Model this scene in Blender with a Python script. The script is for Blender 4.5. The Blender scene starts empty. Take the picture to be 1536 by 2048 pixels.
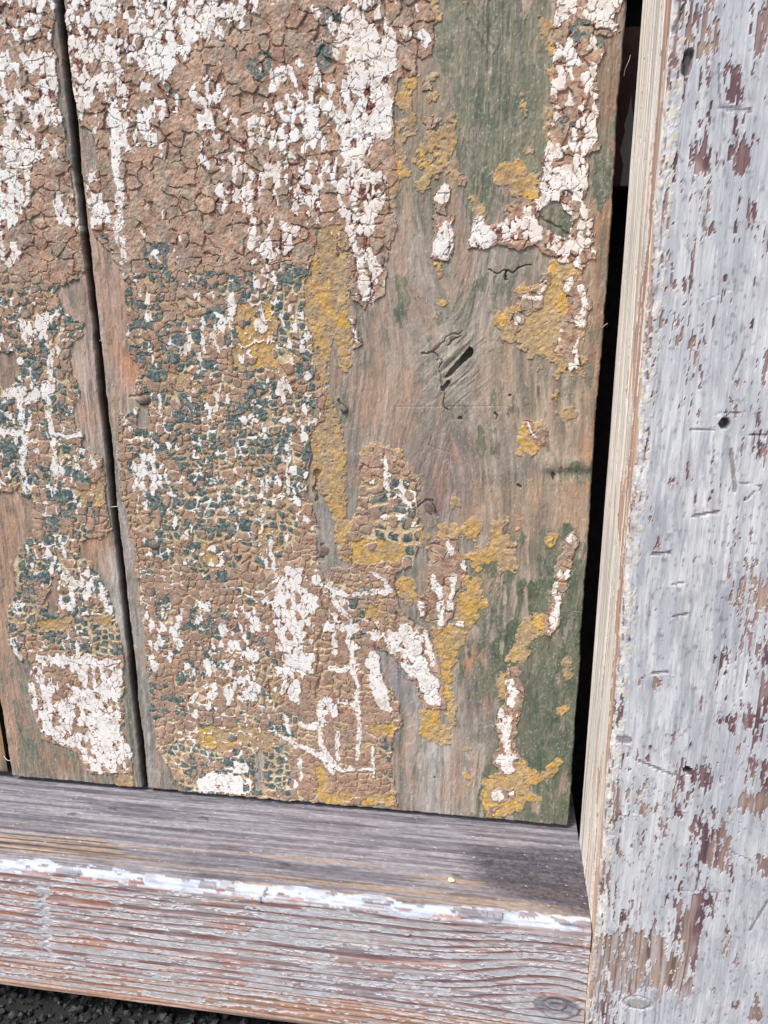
import bpy, math, random
import numpy as np
from mathutils import Matrix, Vector

# ------------------------------------------------------------------ camera, sky, sun, exposure
sc = bpy.context.scene
FPX, PITCH, YAW, ROLL = 1545.875, 1.2888156, 0.1478513, -0.0068513
CAM = np.array((0.1461407, -0.2732001, 0.2097419))
cam_data = bpy.data.cameras.new('camera')
cam = bpy.data.objects.new('camera', cam_data)
sc.collection.objects.link(cam)
cam_data.sensor_fit = 'VERTICAL'
cam_data.sensor_height = 24.0
cam_data.lens = FPX / 2048.0 * 24.0
cam_data.clip_start = 0.01
cam_data.clip_end = 200.0
ROT = (Matrix.Rotation(YAW, 3, 'Z') @ Matrix.Rotation(PITCH, 3, 'X') @ Matrix.Rotation(ROLL, 3, 'Z'))
cam.matrix_world = Matrix.Translation(Vector(CAM)) @ ROT.to_4x4()
sc.camera = cam

SUN_EL, SUN_AZ = math.radians(56), math.radians(-40)      # azimuth measured from the door's normal, minus = from the left
world = bpy.data.worlds.new('World')
sc.world = world
world.use_nodes = True
wn = world.node_tree.nodes
wn.clear()
sky = wn.new('ShaderNodeTexSky')
sky.sky_type = 'NISHITA'
sky.sun_disc = False
sky.sun_elevation = SUN_EL
sky.sun_rotation = math.radians(180) - SUN_AZ
sky.air_density = 1.0
sky.dust_density = 3.0
sky.ozone_density = 1.0
bg = wn.new('ShaderNodeBackground')
bg.inputs['Strength'].default_value = 0.11
wo = wn.new('ShaderNodeOutputWorld')
world.node_tree.links.new(sky.outputs[0], bg.inputs[0])
world.node_tree.links.new(bg.outputs[0], wo.inputs[0])

sun_data = bpy.data.lights.new('sun', 'SUN')
sun_data.energy = 1.5
sun_data.angle = math.radians(11)
sun_data.color = (1.0, 0.965, 0.92)
sun = bpy.data.objects.new('sun', sun_data)
sc.collection.objects.link(sun)
to_sun = Vector((math.sin(SUN_AZ) * math.cos(SUN_EL), -math.cos(SUN_AZ) * math.cos(SUN_EL), math.sin(SUN_EL)))
sun.rotation_euler = to_sun.to_track_quat('Z', 'Y').to_euler()
sun.location = (-0.5, -1.0, 1.0)

sc.view_settings.view_transform = 'Standard'
sc.view_settings.look = 'None'
sc.view_settings.gamma = 1.0
sc.view_settings.exposure = 1.05
sc.render.engine = 'CYCLES'

# ------------------------------------------------------------------ measures (metres)
BOARD_W = 0.180            # wide board
POST_X = 0.1842            # inner side of the post
POST_Y = -0.0567           # front of the post
RAIL_Y = -0.0520           # front of the bottom rail
RAIL_TOP, RAIL_BOT = -0.0003, -0.0601
PX = BOARD_W / 980.0       # one unit of the sketches below on the board: 0.184 mm
R3 = np.array(ROT)


def ray(u, v):
    d = np.array(((u - 768.0) / FPX, -(v - 1024.0) / FPX, -1.0))
    return R3 @ d


def on_y(u, v, y=0.0):
    d = ray(u, v)
    t = (y - CAM[1]) / d[1]
    h = CAM + t * d
    return h[0], h[2]


def on_x(u, v, x):
    d = ray(u, v)
    h = CAM + (x - CAM[0]) / d[0] * d
    return h[1], h[2]


def on_z(u, v, z):
    d = ray(u, v)
    h = CAM + (z - CAM[2]) / d[2] * d
    return h[0], h[1]


def lin(c):
    c = np.asarray(c, float) / 255.0
    return np.where(c <= 0.04045, c / 12.92, ((c + 0.055) / 1.055) ** 2.4)


# ------------------------------------------------------------------ noise
def hsh(ix, iy, seed):
    h = (ix.astype(np.int64) * 374761393 + iy.astype(np.int64) * 668265263 + seed * 1442695041) & 0xFFFFFFFF
    h = ((h ^ (h >> 13)) * 1274126177) & 0xFFFFFFFF
    h = ((h ^ (h >> 16)) * 2246822519) & 0xFFFFFFFF
    h = h ^ (h >> 15)
    return (h & 0xFFFFFF) / float(0xFFFFFF)


def vnoise(x, y, seed):
    ix = np.floor(x); iy = np.floor(y)
    fx = x - ix; fy = y - iy
    fx = fx * fx * (3 - 2 * fx); fy = fy * fy * (3 - 2 * fy)
    a = hsh(ix, iy, seed); b = hsh(ix + 1, iy, seed)
    c = hsh(ix, iy + 1, seed); d = hsh(ix + 1, iy + 1, seed)
    return (a * (1 - fx) + b * fx) * (1 - fy) + (c * (1 - fx) + d * fx) * fy


def fbm(x, y, seed, octs=4, gain=0.5):
    s = 0.0; a = 1.0; t = 0.0
    for o in range(octs):
        s = s + a * vnoise(x * 2 ** o + 17.3 * o, y * 2 ** o - 9.1 * o, seed + o * 31)
        t += a; a *= gain
    return s / t


def voronoi(x, y, seed, jit=0.8, sq=False):
    ix = np.floor(x); iy = np.floor(y)
    f1 = np.full(x.shape, 9.0); f2 = np.full(x.shape, 9.0)
    r = np.zeros(x.shape); ox = np.zeros(x.shape); oy = np.zeros(x.shape); r2 = np.zeros(x.shape)
    for dx in (-1, 0, 1):
        for dy in (-1, 0, 1):
            cx = ix + dx; cy = iy + dy
            px = cx + 0.5 + (hsh(cx, cy, seed) - 0.5) * jit
            py = cy + 0.5 + (hsh(cx, cy, seed + 7) - 0.5) * jit
            ex = x - px; ey = y - py
            if sq:
                d = (np.abs(ex) ** 3.2 + np.abs(ey) ** 3.2) ** (1 / 3.2)
            else:
                d = np.sqrt(ex * ex + ey * ey)
            near = d < f1
            f2 = np.where(near, f1, np.minimum(f2, d))
            f1 = np.where(near, d, f1)
            ox = np.where(near, ex, ox); oy = np.where(near, ey, oy)
            r = np.where(near, hsh(cx, cy, seed + 13), r)
            r2 = np.where(near, hsh(cx, cy, seed + 29), r2)
    return f1, f2 - f1, r, r2, ox, oy


def rank(a):
    o = np.argsort(a, axis=None, kind='stable')
    out = np.empty(a.size); out[o] = np.linspace(0, 1, a.size)
    return out.reshape(a.shape)


def sstep(a, b, x):
    t = np.clip((x - a) / (b - a), 0, 1)
    return t * t * (3 - 2 * t)


def blur(a, n):
    for ax in (0, 1):
        p = np.pad(a, [(n, n) if k == ax else (0, 0) for k in (0, 1)], mode='edge')
        c = np.cumsum(p, axis=ax)
        z = np.zeros_like(np.take(c, [0], axis=ax))
        c = np.concatenate([z, c], axis=ax)
        m = 2 * n + 1
        hi = np.take(c, range(m, c.shape[ax]), axis=ax)
        lo = np.take(c, range(0, c.shape[ax] - m), axis=ax)
        a = (hi - lo) / m
    return a


def mix(a, b, t):
    return a + (b - a) * t[..., None]


class Sheet:
    """Marks outlined on a flat face: px -> face coordinates (a across, b up), evaluated on ragged copies of the grid."""
    def __init__(self, A, B, wa, wb, conv):
        self.A, self.B, self.wa, self.wb, self.conv = A, B, wa, wb, conv

    def poly(self, pts, ragged=True):
        A, B = (self.wa, self.wb) if ragged else (self.A, self.B)
        q = np.array([self.conv(u, v) for u, v in pts])
        m = np.zeros(A.shape, bool)
        sel = (A >= q[:, 0].min()) & (A <= q[:, 0].max()) & (B >= q[:, 1].min()) & (B <= q[:, 1].max())
        if not sel.any():
            return m
        a = A[sel]; b = B[sel]
        ins = np.zeros(a.shape, bool)
        j = len(q) - 1
        for i in range(len(q)):
            x1, y1 = q[i]; x2, y2 = q[j]
            if y1 != y2:
                c = ((y1 > b) != (y2 > b)) & (a < (x2 - x1) * (b - y1) / (y2 - y1) + x1)
                ins ^= c
            j = i
        m[sel] = ins
        return m

    def dist(self, pts, reach, ragged=True):
        """distance in px units to a polyline, inf beyond reach px"""
        A, B = (self.wa, self.wb) if ragged else (self.A, self.B)
        q = np.array([self.conv(u, v) for u, v in pts])
        R = reach * PX
        out = np.full(A.shape, np.inf)
        sel = (A >= q[:, 0].min() - R) & (A <= q[:, 0].max() + R) & (B >= q[:, 1].min() - R) & (B <= q[:, 1].max() + R)
        if not sel.any():
            return out
        a = A[sel]; b = B[sel]; d = np.full(a.shape, np.inf)
        if len(q) == 1:
            q = np.vstack([q, q + 1e-6])
        for i in range(len(q) - 1):
            p0 = q[i]; e = q[i + 1] - p0
            t = np.clip(((a - p0[0]) * e[0] + (b - p0[1]) * e[1]) / max(e @ e, 1e-14), 0, 1)
            d = np.minimum(d, np.hypot(a - p0[0] - t * e[0], b - p0[1] - t * e[1]))
        out[sel] = d / PX
        return out

    def stroke(self, pts, w, ragged=True):
        return self.dist(pts, w, ragged) < w / 2


# ------------------------------------------------------------------ materials
def paint_material(name, rough, bump_scale, bump_dist, stretch=(1, 1, 1), spec=0.35, var=0.22):
    m = bpy.data.materials.new(name)
    m.use_nodes = True
    nt = m.node_tree; N = nt.nodes; L = nt.links
    b = N['Principled BSDF']
    at = N.new('ShaderNodeAttribute'); at.attribute_name = 'tone'
    tc = N.new('ShaderNodeTexCoord')
    mp = N.new('ShaderNodeMapping'); mp.inputs['Scale'].default_value = stretch
    L.new(tc.outputs['Object'], mp.inputs['Vector'])
    n1 = N.new('ShaderNodeTexNoise'); n1.inputs['Scale'].default_value = bump_scale
    n1.inputs['Detail'].default_value = 5; n1.inputs['Roughness'].default_value = 0.65
    L.new(mp.outputs[0], n1.inputs['Vector'])
    n2 = N.new('ShaderNodeTexNoise'); n2.inputs['Scale'].default_value = bump_scale * 0.23
    n2.inputs['Detail'].default_value = 4
    L.new(mp.outputs[0], n2.inputs['Vector'])
    ad = N.new('ShaderNodeMath'); ad.operation = 'ADD'
    L.new(n1.outputs['Fac'], ad.inputs[0]); L.new(n2.outputs['Fac'], ad.inputs[1])
    mr = N.new('ShaderNodeMapRange')
    mr.inputs['From Min'].default_value = 0.6; mr.inputs['From Max'].default_value = 1.4
    mr.inputs['To Min'].default_value = 1.0 - var; mr.inputs['To Max'].default_value = 1.0 + var
    L.new(ad.outputs[0], mr.inputs['Value'])
    vm = N.new('ShaderNodeVectorMath'); vm.operation = 'SCALE'
    L.new(at.outputs['Color'], vm.inputs[0]); L.new(mr.outputs[0], vm.inputs['Scale'])
    L.new(vm.outputs[0], b.inputs['Base Color'])
    rr = N.new('ShaderNodeMapRange')
    rr.inputs['From Min'].default_value = 0.3; rr.inputs['From Max'].default_value = 0.7
    rr.inputs['To Min'].default_value = rough - 0.15; rr.inputs['To Max'].default_value = min(1.0, rough + 0.15)
    L.new(n2.outputs['Fac'], rr.inputs['Value']); L.new(rr.outputs[0], b.inputs['Roughness'])
    b.inputs['Specular IOR Level'].default_value = spec
    bp = N.new('ShaderNodeBump'); bp.inputs['Strength'].default_value = 0.8
    bp.inputs['Distance'].default_value = bump_dist
    L.new(n1.outputs['Fac'], bp.inputs['Height']); L.new(bp.outputs[0], b.inputs['Normal'])
    return m


def plain_material(name, col, rough, scale, bump_dist, metal=0.0, var=0.4):
    m = bpy.data.materials.new(name)
    m.use_nodes = True
    nt = m.node_tree; N = nt.nodes; L = nt.links
    b = N['Principled BSDF']
    tc = N.new('ShaderNodeTexCoord')
    n1 = N.new('ShaderNodeTexNoise'); n1.inputs['Scale'].default_value = scale
    n1.inputs['Detail'].default_value = 6
    L.new(tc.outputs['Object'], n1.inputs['Vector'])
    cr = N.new('ShaderNodeValToRGB')
    c = lin(col)
    cr.color_ramp.elements[0].position = 0.3; cr.color_ramp.elements[1].position = 0.72
    cr.color_ramp.elements[0].color = (*np.clip(c * (1 - var), 0, 1), 1)
    cr.color_ramp.elements[1].color = (*np.clip(c * (1 + var), 0, 1), 1)
    L.new(n1.outputs['Fac'], cr.inputs[0]); L.new(cr.outputs[0], b.inputs['Base Color'])
    b.inputs['Roughness'].default_value = rough
    b.inputs['Metallic'].default_value = metal
    bp = N.new('ShaderNodeBump'); bp.inputs['Strength'].default_value = 0.7
    bp.inputs['Distance'].default_value = bump_dist
    L.new(n1.outputs['Fac'], bp.inputs['Height']); L.new(bp.outputs[0], b.inputs['Normal'])
    return m


M = {
    'wood': paint_material('weathered_board', 0.8, 1500, 0.00022, (1, 1, 0.14), 0.25, 0.34),
    'green': paint_material('green_undercoat', 0.7, 1500, 0.00022, (1, 1, 0.16), 0.3, 0.34),
    'ochre': paint_material('ochre_paint', 0.75, 1500, 0.00022, (1, 1, 1), 0.3, 0.3),
    'teal': paint_material('teal_paint', 0.6, 1500, 0.00015, (1, 1, 1), 0.4),
    'brown': paint_material('brown_paint', 0.8, 1300, 0.00026, (1, 1, 1), 0.25, 0.34),
    'white': paint_material('white_paint', 0.65, 1300, 0.00010, (1, 1, 1), 0.3, 0.10),
    'frame': paint_material('frame_timber', 0.75, 1700, 0.0002, (1, 1, 0.07), 0.3, 0.3),
    'frame_paint': paint_material('frame_paint', 0.55, 1500, 0.00028, (1, 1, 0.05), 0.35, 0.26),
    'rail': paint_material('rail_timber', 0.75, 1700, 0.0002, (0.07, 1, 1), 0.3, 0.3),
    'rail_paint': paint_material('rail_paint', 0.65, 1600, 0.00014, (0.15, 1, 1), 0.3, 0.16),
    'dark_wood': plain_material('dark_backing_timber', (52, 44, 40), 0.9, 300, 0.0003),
    'batten': plain_material('batten_timber', (84, 58, 52), 0.85, 260, 0.0003, var=0.3),
    'iron': plain_material('rusted_iron', (124, 108, 98), 0.8, 1200, 0.0004, metal=0.25),
    'iron_grey': plain_material('grey_iron', (150, 145, 145), 0.5, 900, 0.0003, metal=0.5),
    'ground': plain_material('dark_ground', (30, 30, 28), 0.9, 220, 0.002),
    'grit': plain_material('dark_grit', (44, 44, 44), 0.6, 900, 0.0004, var=0.8),
    'fibre': plain_material('pale_fibre', (225, 222, 215), 0.7, 400, 0.0001, var=0.1),
    'crumb': plain_material('pale_crumb', (240, 222, 170), 0.7, 900, 0.0001, var=0.1),
    'dust': plain_material('pale_dust', (190, 184, 176), 0.8, 900, 0.0001, var=0.15),
}


# ------------------------------------------------------------------ object helpers
def tag(o, label=None, cat=None, group=None, kind=None):
    if label: o['label'] = label
    if cat: o['category'] = cat
    if group: o['group'] = group
    if kind: o['kind'] = kind
    return o


def empty(name, loc=(0, 0, 0)):
    o = bpy.data.objects.new(name, None)
    sc.collection.objects.link(o)
    o.location = loc
    o.empty_display_size = 0.02
    return o


def link_mesh(name, me, mat, parent):
    me.materials.append(mat)
    o = bpy.data.objects.new(name, me)
    sc.collection.objects.link(o)
    if parent is not None:
        o.parent = parent
        o.matrix_parent_inverse = Matrix.Translation(-Vector(parent.location))
    return o


def grid_part(name, co, col, quads, mat, parent, kind=None, smooth=True):
    """one mesh from some quads of a shared grid"""
    u, inv = np.unique(quads.ravel(), return_inverse=True)
    me = bpy.data.meshes.new(name)
    nq = len(quads)
    me.vertices.add(len(u)); me.vertices.foreach_set('co', co[u].astype(np.float32).ravel())
    me.loops.add(nq * 4); me.loops.foreach_set('vertex_index', inv.astype(np.int32).ravel())
    me.polygons.add(nq)
    me.polygons.foreach_set('loop_start', np.arange(0, nq * 4, 4, dtype=np.int32))
    me.polygons.foreach_set('loop_total', np.full(nq, 4, np.int32))
    me.polygons.foreach_set('use_smooth', np.full(nq, smooth))
    at = me.attributes.new('tone', 'FLOAT_COLOR', 'POINT')
    c4 = np.ones((len(u), 4), np.float32); c4[:, :3] = col[u]
    at.data.foreach_set('color', c4.ravel())
    me.update(calc_edges=True)
    o = link_mesh(name, me, mat, parent)
    if kind: o['kind'] = kind
    return o


def box_mesh(name, lo, hi, mat, parent, bevel=0.0):
    import bmesh
    bm = bmesh.new()
    bmesh.ops.create_cube(bm, size=1.0)
    for v in bm.verts:
        v.co = Vector([lo[i] + (v.co[i] + 0.5) * (hi[i] - lo[i]) for i in range(3)])
    if bevel:
        bmesh.ops.bevel(bm, geom=bm.edges[:], offset=bevel, segments=2, affect='EDGES')
    me = bpy.data.meshes.new(name)
    bm.to_mesh(me); bm.free()
    return link_mesh(name, me, mat, parent)


def components(mask):
    """4-connected labels of a boolean grid, -1 outside"""
    n = mask.size
    lab = np.where(mask, np.arange(n).reshape(mask.shape), n)
    while True:
        old = lab
        l = lab.copy()
        l[1:] = np.minimum(l[1:], lab[:-1]); l[:-1] = np.minimum(l[:-1], lab[1:])
        l[:, 1:] = np.minimum(l[:, 1:], lab[:, :-1]); l[:, :-1] = np.minimum(l[:, :-1], lab[:, 1:])
        l = np.where(mask, l, n)
        flat = np.append(l.ravel(), n)
        # hook roots, then jump
        root = flat.copy()
        np.minimum.at(root, np.append(old.ravel(), n)[mask.ravel().nonzero()[0]], l.ravel()[mask.ravel()])
        for _ in range(6):
            root = root[root]
        lab = np.where(mask, root[:-1].reshape(mask.shape), n)
        if (lab == old).all():
            break
    return np.where(mask, lab, -1)


# ------------------------------------------------------------------ what is left of the paint on the boards
# outlines in the units of a 1536 x 2048 sketch of the door, carried to the boards' plane
COAT = [  # thick crazed coat (brown over teal over ochre)
    [(128, -120), (868, -120), (862, 30), (870, 70), (850, 110), (805, 135), (790, 180), (785, 280), (797, 310), (795, 350), (775, 375),
     (782, 420), (793, 455), (775, 520), (768, 585), (730, 615), (705, 600), (690, 540), (660, 455), (625, 460), (640, 520), (610, 560),
     (612, 640), (625, 700), (640, 760), (655, 790), (645, 840), (618, 870), (622, 930), (612, 990), (628, 1010), (632, 1080),
     (640, 1130), (700, 1135), (715, 1120), (680, 1105), (700, 1060), (722, 1000), (718, 920), (752, 888), (800, 905), (832, 965), (838, 1040),
     (832, 1120), (790, 1150), (795, 1200), (812, 1240), (850, 1255), (880, 1320), (892, 1420), (850, 1415), (812, 1345), (748, 1290),
     (768, 1350), (790, 1390), (802, 1440), (780, 1490), (785, 1560), (792, 1612), (640, 1604), (400, 1588), (363, 1585), (352, 1555), (318, 1500),
     (304, 1440), (298, 1380), (290, 1280), (284, 1180), (268, 1100), (258, 1040), (243, 990), (236, 880), (240, 830), (285, 815), (270, 780),
     (278, 730), (262, 690), (250, 640), (252, 570), (232, 520), (190, 480), (178, 430), (150, 215)],
    [(-700, -120), (108, -120), (112, 80), (118, 180), (124, 240), (140, 330), (150, 400), (165, 480), (172, 545), (150, 560), (112, 580), (128, 625),
     (172, 650), (168, 672), (138, 690), (146, 745), (166, 795), (145, 820), (163, 890), (205, 915), (214, 1000), (226, 1060), (190, 1075), (155, 1085),
     (165, 1110), (200, 1148), (222, 1205), (232, 1240), (243, 1290), (250, 1330), (248, 1400), (245, 1460), (266, 1505), (263, 1548), (180, 1545),
     (150, 1500), (85, 1478), (80, 1450), (60, 1385), (62, 1330), (40, 1290), (18, 1262), (16, 1220), (35, 1180), (30, 1130), (68, 1060), (65, 1000),
     (30, 985), (-90, 975), (-300, 700), (-700, 300)],
    # the ragged column along the outer edge of the wide board
    [(1108, -120), (1252, -120), (1244, 62), (1226, 78), (1195, 72), (1215, 110), (1195, 140), (1196, 200), (1186, 280), (1200, 300), (1172, 310), (1176, 372),
     (1162, 402), (1186, 430), (1186, 522), (1160, 542), (1118, 530), (1075, 492), (1040, 503), (1000, 485), (938, 495), (942, 440), (960, 428), (978, 455),
     (1008, 445), (1018, 408), (1045, 388), (1078, 400), (1084, 350), (1094, 270), (1106, 210), (1100, 130), (1112, 60)],
    [(1128, 560), (1150, 550), (1178, 590), (1172, 640), (1155, 655), (1160, 735), (1135, 742), (1110, 700), (1120, 660), (1132, 610)],
    [(1045, 600), (1085, 555), (1096, 560), (1080, 612), (1045, 640), (1032, 668), (1022, 650)],
    [(1080, 850), (1096, 862), (1094, 888), (1075, 892), (1062, 865)],
    [(866, 432), (908, 432), (908, 508), (894, 522), (868, 515)], [(868, 400), (884, 362), (905, 372), (900, 402), (892, 432), (870, 420)],
    [(822, 62), (846, 56), (866, 78), (858, 108), (830, 112)], [(800, 118), (828, 112), (828, 150), (806, 158)], [(842, 158), (860, 160), (860, 180), (842, 180)],
    [(848, 230), (872, 232), (872, 256), (852, 260)], [(920, 345), (938, 350), (936, 372), (920, 370)],
    [(856, 1078), (908, 1076), (915, 1120), (930, 1128), (932, 1180), (912, 1186), (905, 1230), (880, 1262), (858, 1240), (852, 1200), (832, 1222), (832, 1196),
     (858, 1180)], [(912, 1238), (932, 1242), (925, 1256), (910, 1252)],
    [(1130, 1066), (1152, 1062), (1154, 1090), (1146, 1140), (1130, 1180), (1124, 1225), (1104, 1272), (1086, 1262), (1100, 1200), (1112, 1140)],
    [(1016, 1335), (1040, 1338), (1048, 1385), (1036, 1440), (1030, 1490), (1040, 1520), (1022, 1546), (992, 1545), (986, 1520), (1000, 1490), (998, 1430),
     (1010, 1390)], [(982, 1575), (1030, 1576), (1030, 1598), (982, 1602)], [(974, 1608), (992, 1606), (992, 1628), (974, 1626)],
]
HOLES = [  # bare again inside a coat
    [(1072, 440), (1086, 412), (1112, 404), (1138, 438), (1134, 490), (1112, 470)],
    [(630, 1010), (648, 960), (660, 1020), (664, 1130), (655, 1165), (640, 1140)], [(755, 1292), (800, 1325), (826, 1360), (836, 1418), (800, 1400), (775, 1350)],
    [(150, 255), (185, 262), (200, 330), (176, 352), (158, 330)], [(-20, 705), (30, 703), (34, 740), (25, 775), (-20, 780)],
    [(105, 1150), (118, 1160), (120, 1230), (95, 1225)], [(285, 780), (300, 790), (300, 870), (278, 850)], [(510, 1505), (530, 1500), (520, 1580), (506, 1580)],
]
OCHRE = [
    [(848, -120), (884, -120), (876, 50), (862, 62), (856, 30)], [(798, 20), (824, 18), (828, 52), (802, 58)], [(784, 250), (806, 240), (812, 300), (806, 350), (790, 402), (778, 420), (778, 330)],
    [(895, 228), (914, 230), (908, 290), (888, 312), (878, 300), (898, 262)], [(840, 320), (882, 330), (876, 358), (846, 352)], [(806, 150), (830, 160), (818, 225), (800, 230)],
    [(1072, 38), (1108, 42), (1108, 112), (1090, 112), (1086, 70)], [(1082, 140), (1112, 146), (1126, 192), (1102, 196), (1106, 168), (1084, 152)], [(1086, 214), (1104, 214), (1096, 262), (1086, 300)],
    [(1105, -120), (1135, -120), (1130, 12), (1108, 14)], [(930, -120), (942, -120), (938, 10), (924, 14)],
    [(984, 352), (1000, 336), (1044, 318), (1050, 340), (1082, 338), (1078, 402), (1016, 392), (1002, 372), (988, 370)], [(1040, 178), (1054, 178), (1052, 205), (1040, 205)],
    [(1036, 212), (1052, 214), (1050, 240), (1036, 236)], [(1048, 290), (1064, 292), (1064, 310), (1048, 308)],
    [(940, 380), (962, 400), (976, 440), (960, 452), (944, 432)], [(1005, 412), (1025, 405), (1020, 438), (1004, 432)],
    [(875, 520), (888, 520), (888, 556), (876, 558)], [(872, 592), (896, 596), (898, 616), (876, 616)], [(858, 626), (872, 628), (870, 642), (858, 640)],
    [(604, 560), (638, 458), (702, 452), (698, 560), (700, 660), (704, 738), (684, 748), (680, 690), (668, 680), (660, 730), (656, 780), (664, 800), (680, 850),
     (690, 940), (690, 1010), (682, 1092), (670, 1090), (668, 1030), (640, 985), (624, 900), (618, 830), (642, 780), (625, 700), (600, 640)],
    [(676, 1040), (722, 1030), (720, 900), (750, 884), (802, 898), (836, 960), (842, 1090), (812, 1112), (770, 1130), (700, 1122), (676, 1110)],
    [(788, 1158), (822, 1154), (830, 1196), (814, 1222), (800, 1190)], [(864, 1254), (932, 1248), (926, 1290), (906, 1332), (900, 1370), (914, 1420), (910, 1452), (896, 1452), (884, 1380), (870, 1300)],
    [(842, 1418), (870, 1418), (882, 1450), (902, 1458), (898, 1492), (874, 1492), (864, 1480), (844, 1482)], [(862, 1098), (888, 1102), (882, 1146), (866, 1146)],
    [(922, 1178), (946, 1190), (950, 1232), (930, 1238), (912, 1212)], [(888, 1044), (916, 1048), (922, 1082), (898, 1072)], [(938, 1038), (958, 1032), (958, 1082), (940, 1074)],
    [(982, 1036), (1006, 1042), (1012, 1080), (1036, 1110), (1032, 1146), (1000, 1128), (992, 1090)], [(900, 986), (918, 992), (928, 1012), (905, 1018)], [(955, 1095), (972, 1100), (968, 1118), (955, 1112)],
    [(1040, 1238), (1060, 1228), (1092, 1228), (1098, 1260), (1070, 1276), (1050, 1322), (1030, 1330), (1004, 1320), (1030, 1280)], [(1092, 1068), (1114, 1062), (1108, 1098), (1095, 1092)],
    [(996, 1350), (1012, 1346), (1008, 1392), (992, 1398)], [(1030, 1350), (1044, 1352), (1040, 1378), (1030, 1374)],
    [(964, 1560), (985, 1546), (1020, 1540), (1040, 1508), (1052, 1530), (1080, 1550), (1086, 1566), (1060, 1572), (1040, 1590), (1052, 1600), (1042, 1626), (1000, 1636), (968, 1632), (964, 1590)],
    [(1044, 1583), (1076, 1584), (1080, 1606), (1050, 1606)], [(1084, 1552), (1100, 1528), (1118, 1510), (1122, 1524), (1106, 1548), (1090, 1560)], [(930, 1544), (944, 1546), (948, 1568), (934, 1574)],
    [(1128, 1316), (1144, 1318), (1146, 1358), (1132, 1362)], [(1108, 1410), (1132, 1406), (1132, 1430), (1112, 1432)], [(635, 1534), (652, 1532), (662, 1570), (655, 1592), (640, 1582)],
    [(636, 1588), (712, 1592), (710, 1612), (640, 1606)], [(722, 1592), (738, 1578), (782, 1590), (778, 1614), (724, 1608)], [(386, 1576), (420, 1578), (440, 1592), (390, 1590)],
    [(990, 640), (1020, 620), (1046, 600), (1080, 560), (1100, 535), (1164, 538), (1172, 600), (1166, 650), (1162, 742), (1140, 748), (1100, 722), (1060, 716), (1040, 690), (1014, 692), (1000, 668)],
    [(1034, 892), (1048, 850), (1086, 842), (1098, 880), (1066, 914), (1034, 908)], [(1104, 786), (1122, 782), (1126, 798), (1106, 806)], [(1108, 820), (1148, 808), (1150, 828), (1128, 846)],
    [(934, 1040), (950, 1040), (950, 1050), (934, 1050)], [(930, 1490), (944, 1492), (942, 1510), (928, 1508)],
    [(78, 1240), (146, 1228), (142, 1256), (84, 1262)], [(184, 1228), (228, 1234), (222, 1252), (186, 1248)], [(230, 1548), (266, 1550), (263, 1572), (232, 1570)],
    [(134, 650), (162, 655), (152, 674), (134, 668)], [(184, 1060), (222, 1062), (205, 1080), (184, 1078)], [(165, 1120), (190, 1124), (188, 1150), (170, 1140)],
]
OCHRE_IN = [  # places inside the coat where chips are off down to the ochre: outline, share
    ([(470, 610), (545, 600), (558, 730), (470, 735)], .75), ([(385, 1452), (470, 1448), (546, 1468), (546, 1504), (420, 1498), (378, 1476)], .75), ([(400, 1090), (440, 1085), (440, 1135), (402, 1138)], .6),
    ([(510, 1050), (556, 1048), (560, 1100), (520, 1108)], .7), ([(700, 1078), (806, 1082), (810, 1112), (780, 1126), (706, 1122)], .97), ([(620, 700), (644, 704), (644, 730), (620, 728)], .9),
    ([(735, 1446), (792, 1450), (788, 1470), (740, 1464)], .95), ([(330, 740), (380, 745), (420, 790), (340, 800)], .5), ([(165, 960), (205, 965), (205, 1010), (150, 1010)], .8), ([(730, 1208), (762, 1210), (752, 1238), (728, 1232)], .9),
    ([(540, 1360), (565, 1362), (560, 1402), (545, 1398)], .8), ([(635, 1534), (652, 1532), (662, 1570), (655, 1592), (640, 1582)], .97), ([(636, 1580), (712, 1588), (780, 1586), (785, 1614), (640, 1606)], .75),
    ([(240, 1030), (300, 1010), (300, 1060), (262, 1060)], .3), ([(640, 460), (700, 455), (698, 545), (660, 600), (612, 640), (620, 540)], .8), ([(1060, 40), (1108, 42), (1108, 112), (1090, 112)], .8),
    ([(78, 1240), (146, 1228), (142, 1256), (84, 1262)], .97), ([(184, 1228), (228, 1234), (222, 1252), (186, 1248)], .97), ([(230, 1548), (266, 1550), (263, 1572), (232, 1570)], 1.0),
]
GROUT = [  # where the coat is crazed into small separate chips with pale filling between
    [(238, 560), (480, 520), (700, 520), (700, 600), (650, 760), (660, 1010), (850, 880), (850, 1130), (790, 1160), (800, 1620), (280, 1590), (230, 1000), (230, 820)],
    [(-300, 545), (175, 545), (260, 1300), (260, 1560), (-100, 1560), (-300, 900)],
]
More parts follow.
